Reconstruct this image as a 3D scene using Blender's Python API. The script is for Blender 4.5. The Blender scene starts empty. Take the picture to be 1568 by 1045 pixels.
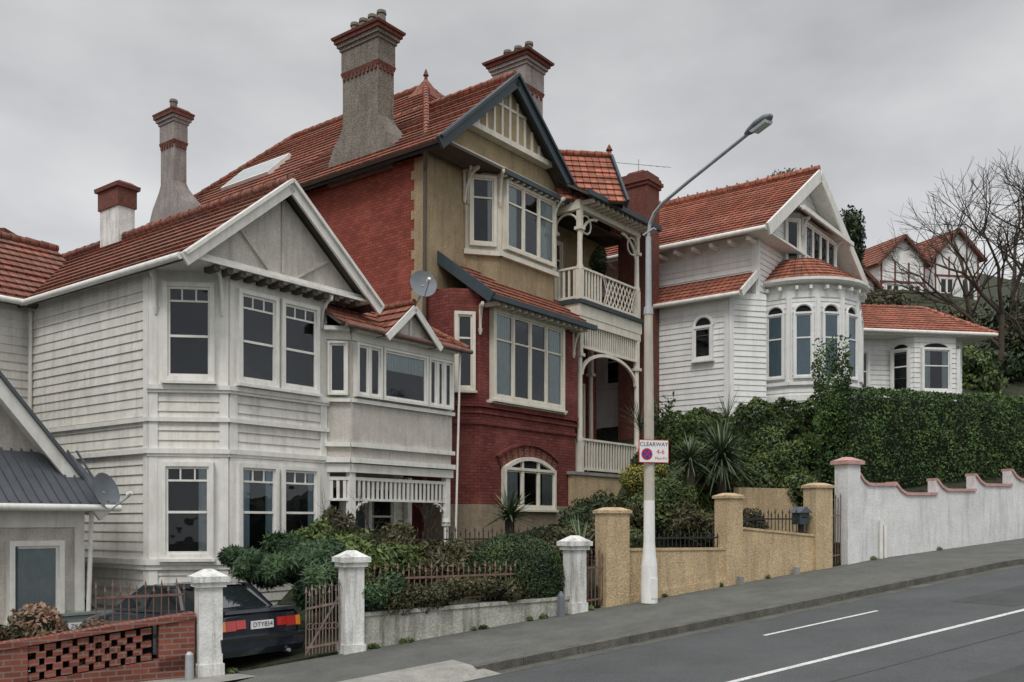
import bpy, math, random
import numpy as np
from mathutils import Vector, noise
random.seed(7); RNG=np.random.default_rng(7)
V=Vector
# ---------------------------------------------------------------- frames
def H(F,S,z=0.0): return V((.606*F-.795*S,.795*F+.606*S,z))      # house grid (F along facades, S going back)
def T(L,w,z=0.0): return V((-4.79+.866*L+.5*w,14.7+.5*L-.866*w,z)) # street grid (L uphill, w toward the road)
def W(x,y,z=0.0): return V((x,y,z))
def interp(x,xs,ys): return float(np.interp(x,xs,ys))
def zs(L): return interp(L,[-60,-40,0,16,60,110],[-7.2,-6.45,-2.45,-.87,2.4,4.5])
def gz(L,w):
    b=zs(L)
    if w>-.15: return b-.22
    d=-w
    sl=interp(L,[-20,-2,2,10,15,17.5,20,60],[-.03,-.05,.08,.075,.08,.22,.34,.45])
    st=interp(L,[2.5,3,7.5,8,14.9,17.0],[0,.35,.35,.5,.5,1.3])
    return b+st+sl*min(d,60)
def inv(x,y):
    dx,dy=x+4.79,y-14.7
    return .866*dx+.5*dy,.5*dx-.866*dy
def gxy(x,y): return gz(*inv(x,y))
# ---------------------------------------------------------------- materials
def nt(name):
    m=bpy.data.materials.new(name); m.use_nodes=True
    t=m.node_tree; b=t.nodes['Principled BSDF']; return m,t,b
def N(t,ty,**k):
    n=t.nodes.new(ty)
    for a,v in k.items():
        if a in n.inputs.keys(): n.inputs[a].default_value=v
        else: setattr(n,a,v)
    return n
def rgba(c): return (c[0],c[1],c[2],1)
def mixc(t,fac,a,b,mode='MIX'):
    m=t.nodes.new('ShaderNodeMix'); m.data_type='RGBA'; m.blend_type=mode
    for s,x in ((0,fac),(6,a),(7,b)):
        if hasattr(x,'links'): t.links.new(x,m.inputs[s])
        else: m.inputs[s].default_value=x if s==0 else (rgba(x) if len(x)==3 else x)
    return m.outputs[2]
def ramp(t,src,p0,p1,c0=(0,0,0),c1=(1,1,1)):
    r=t.nodes.new('ShaderNodeValToRGB'); e=r.color_ramp.elements
    e[0].position=p0;e[1].position=p1;e[0].color=rgba(c0);e[1].color=rgba(c1)
    t.links.new(src,r.inputs[0]); return r.outputs[0]
def plain(name,c,rough=.7,amp=.18,sc=3.0,bump=.0,bsc=40,streak=0.0,dirt=None,metal=0,spec=.3,fine=.0):
    m,t,b=nt(name); tc=N(t,'ShaderNodeTexCoord')
    n=N(t,'ShaderNodeTexNoise',Scale=float(sc),Detail=4.0,Roughness=.7); t.links.new(tc.outputs['Object'],n.inputs['Vector'])
    f=ramp(t,n.outputs[0],.3,.7)
    d=[x*(1-amp) for x in c]; l=[min(1,x*(1+amp*.6)) for x in c]
    col=mixc(t,f,d,l)
    if streak>0:
        mp=N(t,'ShaderNodeMapping'); mp.inputs['Scale'].default_value=(4,4,.45); t.links.new(tc.outputs['Object'],mp.inputs[0])
        n2=N(t,'ShaderNodeTexNoise',Scale=1.3,Detail=5.0,Roughness=.75); t.links.new(mp.outputs[0],n2.inputs['Vector'])
        f2=ramp(t,n2.outputs[0],.47,.72,(0,0,0),(streak,)*3)
        col=mixc(t,f2,col,dirt or (.12,.11,.08))
    if bump>0:
        n3=N(t,'ShaderNodeTexNoise',Scale=float(bsc),Detail=2.0); t.links.new(tc.outputs['Object'],n3.inputs['Vector'])
        bp=N(t,'ShaderNodeBump',Strength=bump,Distance=.02); t.links.new(n3.outputs[0],bp.inputs['Height']); t.links.new(bp.outputs[0],b.inputs['Normal'])
        if fine>0: col=mixc(t,1.0,col,ramp(t,n3.outputs[0],.35,.65,(1-fine,)*3,(1,1,1)),'MULTIPLY')
    t.links.new(col,b.inputs['Base Color'])
    b.inputs['Roughness'].default_value=rough; b.inputs['Metallic'].default_value=metal
    b.inputs['Specular IOR Level'].default_value=spec
    return m
def brick(name,c1,c2,mortar,bw=.23,rh=.086,ms=.012,streak=.3,bias=0.0,bs=.5):
    m,t,b=nt(name); tc=N(t,'ShaderNodeTexCoord')
    br=N(t,'ShaderNodeTexBrick',Scale=1.0); br.inputs['Color1'].default_value=rgba(c1);br.inputs['Color2'].default_value=rgba(c2);br.inputs['Mortar'].default_value=rgba(mortar)
    br.inputs['Mortar Size'].default_value=ms; br.inputs['Brick Width'].default_value=bw; br.inputs['Row Height'].default_value=rh; br.inputs['Bias'].default_value=bias
    t.links.new(tc.outputs['UV'],br.inputs['Vector'])
    n=N(t,'ShaderNodeTexNoise',Scale=1.3,Detail=6.0,Roughness=.75); t.links.new(tc.outputs['Object'],n.inputs['Vector'])
    f=ramp(t,n.outputs[0],.42,.7,(0,0,0),(streak,)*3)
    col=mixc(t,f,br.outputs[0],[x*.35 for x in c1])
    n4=N(t,'ShaderNodeTexNoise',Scale=.8,Detail=5.0,Roughness=.7); t.links.new(tc.outputs['Object'],n4.inputs['Vector'])
    f4=ramp(t,n4.outputs[0],.5,.72,(0,0,0),(.45,)*3)
    col=mixc(t,f4,col,[min(1,x*1.35+.03) for x in c1])
    t.links.new(col,b.inputs['Base Color']); b.inputs['Roughness'].default_value=.85; b.inputs['Specular IOR Level'].default_value=.25
    bp=N(t,'ShaderNodeBump',Strength=bs,Distance=.01); bp.invert=True; t.links.new(br.outputs[1],bp.inputs['Height']); t.links.new(bp.outputs[0],b.inputs['Normal'])
    return m
def tiles(name,c,old=.35):
    m,t,b=nt(name); tc=N(t,'ShaderNodeTexCoord')
    br=N(t,'ShaderNodeTexBrick',Scale=1.0,offset=0.0)
    br.inputs['Color1'].default_value=rgba([x*.62 for x in c]);br.inputs['Color2'].default_value=rgba([x*1.25 for x in c]);br.inputs['Mortar'].default_value=rgba([x*.25 for x in c])
    br.inputs['Mortar Size'].default_value=.018; br.inputs['Brick Width'].default_value=.24; br.inputs['Row Height'].default_value=.33
    t.links.new(tc.outputs['UV'],br.inputs['Vector'])
    n=N(t,'ShaderNodeTexNoise',Scale=1.6,Detail=6.0,Roughness=.8); t.links.new(tc.outputs['Object'],n.inputs['Vector'])
    f=ramp(t,n.outputs[0],.40,.66,(0,0,0),(old,)*3)
    col=mixc(t,f,br.outputs[0],(.15,.10,.075))
    n5=N(t,'ShaderNodeTexNoise',Scale=9.0,Detail=3.0,Roughness=.7); t.links.new(tc.outputs['Object'],n5.inputs['Vector'])
    col=mixc(t,ramp(t,n5.outputs[0],.58,.70,(0,0,0),(old*.7,)*3),col,(.26,.23,.18))
    t.links.new(col,b.inputs['Base Color']); b.inputs['Roughness'].default_value=.85; b.inputs['Specular IOR Level'].default_value=.2
    mp=N(t,'ShaderNodeMapping'); mp.inputs['Scale'].default_value=(1/.24,0,0); t.links.new(tc.outputs['UV'],mp.inputs[0])
    wv=N(t,'ShaderNodeTexWave'); wv.wave_profile='SIN'; wv.inputs['Scale'].default_value=.3142
    t.links.new(mp.outputs[0],wv.inputs['Vector'])
    bp=N(t,'ShaderNodeBump',Strength=.8,Distance=.03); t.links.new(wv.outputs[1],bp.inputs['Height']); t.links.new(bp.outputs[0],b.inputs['Normal'])
    return m
def leafmat(name,dark,light,rough=.55):
    m,t,b=nt(name); at=N(t,'ShaderNodeAttribute',attribute_name='leaf_tone')
    tc=N(t,'ShaderNodeTexCoord'); n=N(t,'ShaderNodeTexNoise',Scale=1.6,Detail=2.0); t.links.new(tc.outputs['Object'],n.inputs['Vector'])
    mul=N(t,'ShaderNodeMath',operation='MULTIPLY'); t.links.new(at.outputs['Fac'],mul.inputs[0]); 
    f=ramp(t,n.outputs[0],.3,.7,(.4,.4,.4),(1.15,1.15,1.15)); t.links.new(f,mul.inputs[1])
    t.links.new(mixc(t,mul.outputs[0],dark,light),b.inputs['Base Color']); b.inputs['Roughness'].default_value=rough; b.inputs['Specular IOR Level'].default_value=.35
    return m
def glassmat():
    m,t,b=nt('window_glass'); t.nodes.remove(b)
    tr=N(t,'ShaderNodeBsdfTransparent'); tr.inputs[0].default_value=(.75,.8,.8,1)
    gl=N(t,'ShaderNodeBsdfGlossy'); gl.inputs['Roughness'].default_value=.03; gl.inputs['Color'].default_value=(.8,.85,.9,1)
    tc=N(t,'ShaderNodeTexCoord'); n=N(t,'ShaderNodeTexNoise',Scale=1.5); t.links.new(tc.outputs['Object'],n.inputs['Vector'])
    bp=N(t,'ShaderNodeBump',Strength=.25,Distance=.05); t.links.new(n.outputs[0],bp.inputs['Height']); t.links.new(bp.outputs[0],gl.inputs['Normal'])
    fr=N(t,'ShaderNodeFresnel',IOR=1.5); ad=N(t,'ShaderNodeMath',operation='MULTIPLY_ADD'); ad.inputs[1].default_value=1.1; ad.inputs[2].default_value=.01
    t.links.new(fr.outputs[0],ad.inputs[0])
    mx=N(t,'ShaderNodeMixShader'); t.links.new(ad.outputs[0],mx.inputs[0]); t.links.new(tr.outputs[0],mx.inputs[1]); t.links.new(gl.outputs[0],mx.inputs[2])
    t.links.new(mx.outputs[0],t.nodes['Material Output'].inputs[0]); return m
BOARD=plain('weatherboard_paint',(.74,.72,.66),.65,.14,2.5,streak=.5,dirt=(.33,.31,.26))
BOARD3=plain('white_board_paint',(.80,.80,.78),.6,.09,2,streak=.35,dirt=(.44,.43,.40))
TRIM=plain('white_trim_paint',(.79,.78,.73),.5,.10,4,streak=.4,dirt=(.4,.37,.31))
CREAM=plain('cream_trim_paint',(.73,.69,.59),.5,.10,4,streak=.35,dirt=(.3,.26,.2))
ROUGH=plain('white_roughcast',(.66,.62,.56),.9,.16,2,bump=.6,bsc=45,streak=.5,dirt=(.28,.25,.20),fine=.25)
STUC=plain('beige_stucco',(.46,.36,.22),.9,.2,2,bump=.8,bsc=40,streak=.55,dirt=(.20,.155,.10),fine=.35)
YWALL=plain('ochre_wall_render',(.63,.48,.29),.9,.15,2,bump=.9,bsc=26,streak=.6,dirt=(.26,.21,.14),fine=.3)
STONE=plain('stone_base',(.38,.30,.21),.9,.22,3,bump=.6,bsc=30,streak=.5,fine=.3)
GREYR=plain('grey_roughcast',(.28,.25,.21),.95,.25,2,bump=1.0,bsc=26,streak=.6,dirt=(.13,.115,.095),fine=.5)
MAUVE=plain('mauve_render',(.36,.32,.30),.9,.2,2,bump=.6,bsc=30,streak=.6,dirt=(.15,.135,.12),fine=.35)
PILL=plain('whitewashed_masonry',(.78,.78,.75),.8,.18,3,bump=.5,bsc=25,streak=.8,dirt=(.24,.23,.19),fine=.12)
WALLW=plain('white_wall_render',(.76,.76,.75),.85,.14,1.5,bump=.5,bsc=25,streak=.6,dirt=(.38,.37,.35),fine=.12)
OLDW=plain('stained_wall',(.50,.49,.43),.9,.3,2,bump=.6,bsc=25,streak=.95,dirt=(.11,.11,.085),fine=.25)
PINK=plain('pink_coping',(.55,.33,.30),.8,.2,4,streak=.5)
BLUE=plain('slate_blue_paint',(.045,.064,.073),.5,.2,4)
DARK=plain('dark_interior',(.012,.013,.014),.9,.3,2)
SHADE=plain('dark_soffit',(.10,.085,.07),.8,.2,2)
RBAND=plain('red_band',(.19,.065,.05),.85,.3,5,bump=.3,bsc=18,streak=.6,fine=.3)
GREYM=plain('grey_metal_roof',(.09,.10,.115),.5,.2,2,streak=.3)
IRON=plain('dark_iron',(.03,.03,.028),.6,.3,8)
RUST=plain('rusty_iron',(.20,.125,.10),.8,.4,8)
RUSTW=plain('rusty_gate_paint',(.24,.19,.165),.8,.4,6,streak=.8,dirt=(.16,.06,.03))
GALV=plain('galvanised_steel',(.42,.44,.45),.45,.15,4,metal=.3)
POLEM=plain('pole_beige_paint',(.52,.48,.41),.6,.15,3,streak=.6,dirt=(.3,.27,.22))
POLEW=plain('pole_white_paint',(.80,.80,.77),.5,.08,3,streak=.45,dirt=(.4,.4,.36))
DISH=plain('dish_grey',(.17,.19,.21),.5,.15,3)
CURT=plain('curtain_fabric',(.62,.64,.64),.9,.1,6)
CURTB=plain('curtain_blue',(.42,.53,.60),.9,.1,6)
BRK=brick('painted_brick',(.34,.085,.055),(.21,.050,.036),(.14,.045,.035),ms=.012,streak=.5)
BRK2=brick('red_brick',(.25,.066,.052),(.15,.038,.034),(.10,.034,.03),ms=.012,streak=.5)
BRKF=brick('fence_brick',(.28,.085,.058),(.16,.05,.038),(.22,.17,.14),ms=.012,streak=.5)
TILE=tiles('marseille_tile',(.34,.115,.074),.7)
TILE3=tiles('bright_tile',(.43,.155,.10),.5)
TILEL=tiles('old_tile',(.29,.105,.074),.85)
GLASS=glassmat()
ASPH=plain('asphalt',(.098,.103,.104),.85,.2,.7,bump=.6,bsc=60,streak=.0,fine=.3)
FOOT=plain('footpath_asphalt',(.140,.144,.130),.9,.25,1.2,bump=.5,bsc=50,streak=.35,dirt=(.075,.08,.06),fine=.3)
KERB=plain('kerb_stone',(.15,.145,.125),.9,.4,3,bump=.5,fine=.3,streak=.5,dirt=(.05,.055,.035))
CONC=plain('concrete',(.34,.33,.30),.9,.25,2,bump=.4,fine=.2,streak=.4)
PAINT=plain('road_paint',(.72,.72,.70),.7,.25,6,bump=.3,bsc=30,fine=.35)
SOIL=plain('garden_ground',(.045,.055,.026),.95,.5,1.5,bump=1.0,bsc=9,fine=.6)
LHEDGE=leafmat('hedge_leaf',(.018,.042,.010),(.105,.19,.045))
LHEDGE2=leafmat('shrub_leaf',(.022,.042,.012),(.145,.195,.055))
LIVY=leafmat('ivy_leaf',(.018,.036,.010),(.12,.17,.045))
LCON=leafmat('conifer_leaf',(.010,.026,.014),(.085,.15,.06))
LDOME=leafmat('dome_leaf',(.012,.026,.009),(.07,.11,.035))
LBRN=leafmat('brown_leaf',(.022,.024,.012),(.13,.12,.05))
LDRK=leafmat('dark_tree_leaf',(.012,.022,.010),(.055,.085,.03))
LRED=leafmat('hydrangea_leaf',(.03,.04,.015),(.30,.17,.11))
LYEL=leafmat('yellow_flower',(.04,.065,.015),(.40,.34,.05))
LSPK=leafmat('spike_leaf',(.03,.05,.025),(.20,.25,.13))
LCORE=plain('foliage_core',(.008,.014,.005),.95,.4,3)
BARK=plain('bark',(.075,.06,.045),.9,.3,6)
# ---------------------------------------------------------------- builder
class Obj:
    def __init__(s,name): s.name=name; s.p={}
    def part(s,part): return s.p.setdefault(part,dict(v=[],f=[],m=[],mats=[],sm=[]))
    def add(s,part,mat,verts,faces,smooth=False):
        q=s.part(part)
        if mat not in q['mats']: q['mats'].append(mat)
        mi=q['mats'].index(mat); o=len(q['v']); q['v']+= [tuple(v) for v in verts]
        for f in faces: q['f'].append([i+o for i in f]); q['m'].append(mi); q['sm'].append(smooth)
    def face(s,part,mat,pts): s.add(part,mat,pts,[list(range(len(pts)))])
    def hexa(s,part,mat,c):
        s.add(part,mat,c,[(0,3,2,1),(4,5,6,7),(0,1,5,4),(1,2,6,5),(2,3,7,6),(3,0,4,7)])
    def box(s,part,mat,fr,a0,a1,b0,b1,z0,z1):
        s.hexa(part,mat,[fr(a0,b0,z0),fr(a1,b0,z0),fr(a1,b1,z0),fr(a0,b1,z0),fr(a0,b0,z1),fr(a1,b0,z1),fr(a1,b1,z1),fr(a0,b1,z1)])
    def slope_box(s,part,mat,fr,a0,a1,b0,b1,zb0,zb1,zt0,zt1):
        s.hexa(part,mat,[fr(a0,b0,zb0),fr(a1,b0,zb1),fr(a1,b1,zb1),fr(a0,b1,zb0),fr(a0,b0,zt0),fr(a1,b0,zt1),fr(a1,b1,zt1),fr(a0,b1,zt0)])
    def frus(s,part,mat,fr,r0,z0,r1,z1):
        f=lambda r,z:[fr(r[0],r[2],z),fr(r[1],r[2],z),fr(r[1],r[3],z),fr(r[0],r[3],z)]
        s.hexa(part,mat,f(r0,z0)+f(r1,z1))
    def prism(s,part,mat,pts,z0,z1):
        n=len(pts); lo=[V((p[0],p[1],z0)) for p in pts]; hi=[V((p[0],p[1],z1)) for p in pts]
        fs=[list(range(n))[::-1],list(range(n,2*n))]+[[i,(i+1)%n,n+(i+1)%n,n+i] for i in range(n)]
        s.add(part,mat,lo+hi,fs)
    def beam(s,part,mat,p0,p1,w,h):
        p0,p1=V(p0),V(p1); d=(p1-p0).normalized(); up=V((0,0,1)) if abs(d.z)<.98 else V((0,1,0))
        sd=d.cross(up).normalized(); u=sd.cross(d).normalized()
        c=[]
        for p in (p0,p1): c+=[p-sd*w/2-u*h/2,p+sd*w/2-u*h/2,p+sd*w/2+u*h/2,p-sd*w/2+u*h/2]
        s.hexa(part,mat,c)
    def cyl(s,part,mat,p0,p1,r0,r1=None,n=10,caps=True,smooth=True):
        r1=r0 if r1 is None else r1
        p0,p1=V(p0),V(p1); d=(p1-p0).normalized(); up=V((0,0,1)) if abs(d.z)<.95 else V((1,0,0))
        a=d.cross(up).normalized(); b=d.cross(a)
        vs=[];
        for p,r in ((p0,r0),(p1,r1)):
            for i in range(n):
                t=2*math.pi*i/n; vs.append(p+a*(r*math.cos(t))+b*(r*math.sin(t)))
        s.add(part,mat,vs,[[i,(i+1)%n,n+(i+1)%n,n+i] for i in range(n)],smooth)
        if caps: s.add(part,mat,vs,[list(range(n))[::-1],list(range(n,2*n))])
    def tube(s,part,mat,path,r,n=6):
        for a,b in zip(path[:-1],path[1:]): s.cyl(part,mat,a,b,r,r,n)
    def slab(s,part,mat,pts,t):
        pts=[V(p) for p in pts]; nrm=(pts[1]-pts[0]).cross(pts[2]-pts[0]).normalized()
        if nrm.z>0: nrm=-nrm
        n=len(pts); lo=[p+nrm*t for p in pts]
        s.add(part,mat,pts+lo,[list(range(n)),list(range(n,2*n))[::-1]]+[[i,(i+1)%n,n+(i+1)%n,n+i] for i in range(n)])
    def courses(s,part,mat,pts,pitch,lift,out=None,base=.0):
        """overlapping courses (weatherboards / tiles) over a convex polygon"""
        pts=[V(p) for p in pts]; nrm=(pts[1]-pts[0]).cross(pts[2]-pts[0]).normalized()
        if out is not None:
            if nrm.dot(out)<0: nrm=-nrm
        elif nrm.z<0: nrm=-nrm
        u=V((-nrm.y,nrm.x,0)).normalized(); v=nrm.cross(u)
        if v.z<0: v=-v
        P=[(p.dot(u),p.dot(v)) for p in pts]; c=pts[0].dot(nrm)
        v0=min(p[1] for p in P); v1=max(p[1] for p in P)
        def clip(poly,val,keep_hi):
            r=[]
            for i in range(len(poly)):
                a,b=poly[i],poly[(i+1)%len(poly)]
                ia=(a[1]>=val) if keep_hi else (a[1]<=val); ib=(b[1]>=val) if keep_hi else (b[1]<=val)
                if ia: r.append(a)
                if ia!=ib:
                    t=(val-a[1])/(b[1]-a[1]); r.append((a[0]+t*(b[0]-a[0]),val))
            return r
        y=v0
        while y<v1-1e-4:
            y2=min(y+pitch,v1)
            q=clip(clip(P,y,True),y2,False)
            if len(q)>=3:
                jl=lift*random.uniform(.8,1.2)
                def D(p): return u*p[0]+v*p[1]+nrm*(c+base+jl*(1-(p[1]-y)/pitch))
                s.face(part,mat,[D(p) for p in q])
                lo=[p for p in q if abs(p[1]-y)<1e-5]
                if len(lo)>=2:
                    a=min(lo);b=max(lo)
                    s.face(part,mat,[D(a),D(b),D(b)-nrm*(jl+base),D(a)-nrm*(jl+base)])
            y=y2
    def ridge(s,part,mat,p0,p1,r=.11):
        p0,p1=V(p0),V(p1); L=(p1-p0).length; n=max(1,int(L/.4)); 
        for i in range(n): s.cyl(part,mat,p0.lerp(p1,i/n),p0.lerp(p1,(i+1.08)/n),r*1.12,r*.9,8)
    def text(s,txt,size,pl,sc,z,d,mat,part='lettering'):
        cu=bpy.data.curves.new('t','FONT'); cu.body=txt; cu.size=size; cu.align_x='CENTER'; cu.align_y='CENTER'
        ob=bpy.data.objects.new('t',cu); bpy.context.collection.objects.link(ob)
        bpy.context.view_layer.update()
        me=bpy.data.meshes.new_from_object(ob); bpy.data.objects.remove(ob)
        vs=[pl.pt(sc+v.co.x,z+v.co.y,d) for v in me.vertices]
        s.add(part,mat,vs,[list(p.vertices) for p in me.polygons])
    def finish(s):
        parts=list(s.p.items()); root=None
        if len(parts)>1:
            root=bpy.data.objects.new(s.name,None); bpy.context.collection.objects.link(root)
        for pn,q in parts:
            me=bpy.data.meshes.new(s.name+'_'+pn); me.from_pydata(q['v'],[],q['f'])
            for m in q['mats']: me.materials.append(m)
            me.polygons.foreach_set('material_index',q['m']); me.polygons.foreach_set('use_smooth',q['sm'])
            me.update(); uvl=me.uv_layers.new(name='UVMap')
            nl=len(me.loops); uv=np.zeros((nl,2)); vco=np.zeros(len(me.vertices)*3); me.vertices.foreach_get('co',vco); vco=vco.reshape(-1,3)
            for p in me.polygons:
                n=p.normal
                if abs(n.z)>.995: u=V((1,0,0)); v=V((0,1,0))
                else:
                    u=V((-n.y,n.x,0)).normalized(); v=n.cross(u)
                    if v.z<0: v=-v
                for li in p.loop_indices:
                    c=vco[me.loops[li].vertex_index]; uv[li]=(c[0]*u.x+c[1]*u.y,c[0]*v.x+c[1]*v.y+c[2]*v.z)
            uvl.data.foreach_set('uv',uv.ravel())
            ob=bpy.data.objects.new(s.name if root is None else pn,me); bpy.context.collection.objects.link(ob)
            if root is not None: ob.parent=root
        return root
class Pl:
    def __init__(s,p0,d):
        d=V((d[0],d[1],0)).normalized(); s.p=V((p0[0],p0[1],0)); s.d=d; s.n=V((d.y,-d.x,0))
    def pt(s,a,z,d=0): return s.p+s.d*a+s.n*d+V((0,0,z))
def front(S0): return Pl(H(0,S0),(.606,.795))
def side(F0): return Pl(H(F0,0),(.795,-.606))   # coordinate = -S
def seg(a,b): return Pl(a,V(b)-V(a))
def pbox(o,part,mat,pl,s0,s1,z0,z1,d0,d1):
    o.hexa(part,mat,[pl.pt(s0,z0,d0),pl.pt(s1,z0,d0),pl.pt(s1,z0,d1),pl.pt(s0,z0,d1),pl.pt(s0,z1,d0),pl.pt(s1,z1,d0),pl.pt(s1,z1,d1),pl.pt(s0,z1,d1)])
def boards(o,pl,s0,s1,z0,z1,mat=None,h=.2,part='weatherboards'):
    o.courses(part,mat or BOARD,[pl.pt(s0,z0),pl.pt(s1,z0),pl.pt(s1,z1),pl.pt(s0,z1)],h,.03,pl.n,.002)
def window(o,pl,s0,s1,z0,z1,cols=1,rails=(.5,),top=None,topcols=3,cur='n',fm=None,d=.03,fw=.09,sill=True,curm=None,dep=.13):
    fm=fm or TRIM; curm=curm or CURT
    pbox(o,'windows',DARK,pl,s0+.01,s1-.01,z0+.01,z1-.01,d-.02,d+.005)
    def curtain(a,b,zb=z0+.03,zt=z1-.03):
        n=max(2,int((b-a)/.05)); pts=[]
        for i in range(n+1): pts.append((a+(b-a)*i/n,d+.02+(.022 if i%2 else 0)+random.uniform(0,.006)))
        for p,q in zip(pts[:-1],pts[1:]): o.face('curtains',curm,[pl.pt(p[0],zb,p[1]),pl.pt(q[0],zb,q[1]),pl.pt(q[0],zt,q[1]),pl.pt(p[0],zt,p[1])])
    w=s1-s0
    if 'l' in cur: curtain(s0+.04,s0+w*random.uniform(.18,.28))
    if 'r' in cur: curtain(s1-w*random.uniform(.18,.28),s1-.04)
    if 'f' in cur: curtain(s0+.04,s1-.04)
    if 'b' in cur: curtain(s0+.04,s1-.04,z0+(z1-z0)*.6)
    o.face('glass',GLASS,[pl.pt(s0,z0,d+.06),pl.pt(s1,z0,d+.06),pl.pt(s1,z1,d+.06),pl.pt(s0,z1,d+.06)])
    D=d+dep
    pbox(o,'window_frames',fm,pl,s0-fw,s0,z0-fw,z1+fw,0,D); pbox(o,'window_frames',fm,pl,s1,s1+fw,z0-fw,z1+fw,0,D)
    pbox(o,'window_frames',fm,pl,s0,s1,z1,z1+fw,0,D-.003); pbox(o,'window_frames',fm,pl,s0,s1,z0-fw,z0,0,D-.003)
    if sill: pbox(o,'window_frames',fm,pl,s0-fw-.04,s1+fw+.04,z0-fw-.06,z0-fw+.001,0,D+.06)
    b=.045; Di=d+.085
    for i in range(cols):
        a=s0+w*i/cols; c=s0+w*(i+1)/cols
        if i: pbox(o,'window_frames',fm,pl,a-.04,a+.04,z0,z1,d,D-.02)
        aa=a+(.04 if i else 0); cc=c-(.04 if i<cols-1 else 0)
        pbox(o,'window_frames',fm,pl,aa,aa+b,z0,z1,d+.03,Di); pbox(o,'window_frames',fm,pl,cc-b,cc,z0,z1,d+.03,Di)
        pbox(o,'window_frames',fm,pl,aa+b,cc-b,z0,z0+.06,d+.03,Di-.002); pbox(o,'window_frames',fm,pl,aa+b,cc-b,z1-.05,z1,d+.03,Di-.002)
        for r in rails:
            zz=z0+(z1-z0)*r; pbox(o,'window_frames',fm,pl,aa+b,cc-b,zz-.025,zz+.025,d+.03,Di+.012)
        if top:
            zz=z0+(z1-z0)*top; pbox(o,'window_frames',fm,pl,aa+b,cc-b,zz-.02,zz+.02,d+.03,Di+.004)
            for k in range(1,topcols):
                xx=aa+(cc-aa)*k/topcols; pbox(o,'window_frames',fm,pl,xx-.015,xx+.015,zz,z1-.05,d+.03,Di-.004)
def arc(o,part,mat,c,a,b,r,t0,t1,rad=.035,n=7):
    pts=[c+a*(r*math.cos(t0+(t1-t0)*i/n))+b*(r*math.sin(t0+(t1-t0)*i/n)) for i in range(n+1)]
    o.tube(part,mat,pts,rad,6)
UP=V((0,0,1))
def bracket(o,pl,s,z,size,proj,mat,part='brackets'):
    p=lambda d,zz: pl.pt(s,zz,d)
    o.beam(part,mat,p(.06,z-size),p(.06,z),.07,.07); o.beam(part,mat,p(.02,z-.04),p(proj,z-.04),.07,.08)
    pts=[]
    for i in range(7):
        t=math.pi/2*i/6; pts.append(p(.08+(proj-.1)*(1-math.cos(t)),z-size+ (size-.08)*math.sin(t)))
    o.tube(part,mat,pts,.04,6)
    o.cyl(part,mat,p(.06,z-size-.12),p(.06,z-size+.04),.03,.07,8)
def chimney(o,F0,F1,S0,S1,zb,z1,z2,mat,fl=.7,pots=3,cap=.24):
    r=lambda e,e2=None:(F0-e,F1+e,S0-(e if e2 is None else e2),S1+(e if e2 is None else e2))
    if fl>0:
        pr=[(0,1),(.40,.93),(.62,.66),(.78,.34),(.9,.12),(1,0)]
        for (a,b),(c,d) in zip(pr[:-1],pr[1:]):
            R=lambda k:(F0-.06*k,F1+.7*fl*k,S0-fl*k,S1+fl*k)
            o.frus('chimneys',mat,H,R(b),zb+(z1-zb)*a,R(d),zb+(z1-zb)*c)
    o.frus('chimneys',mat,H,r(0),z1,r(0),z2)
    o.frus('chimneys',RBAND,H,r(.02),z2-1.1,r(.05),z2-.98)
    n=int((S1-S0)/.16)
    for i in range(n):
        s=S0+(S1-S0)*(i+.5)/n; o.box('chimneys',RBAND,H,F0-.045,F0-.001,s-.045,s+.045,z2-1.22,z2-1.101)
    for i in range(4):
        s=F0+(F1-F0)*(i+.5)/4; o.box('chimneys',RBAND,H,s-.045,s+.045,S0-.045,S0-.001,z2-1.22,z2-1.101)
    o.frus('chimneys',mat,H,r(.03),z2-.98,r(.03),z2-.33)
    for k,e in enumerate([.07,.13,.19]): o.frus('chimneys',mat if k!=2 else RBAND,H,r(e),z2-.33+.11*k,r(e),z2-.33+.11*(k+1))
    o.frus('chimneys',RBAND,H,r(cap),z2+.0,r(cap+.02),z2+.07); o.frus('chimneys',RBAND,H,r(cap-.03),z2+.07,r(.05),z2+.2)
    for i in range(pots):
        s=S0+(S1-S0)*(i+.5)/pots; c=H((F0+F1)/2,s,z2+.15); o.cyl('chimneys',GREYR,c,c+UP*.42,.15,.115,10); o.cyl('chimneys',GREYR,c+UP*.38,c+UP*.47,.15,.14,10)
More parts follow.
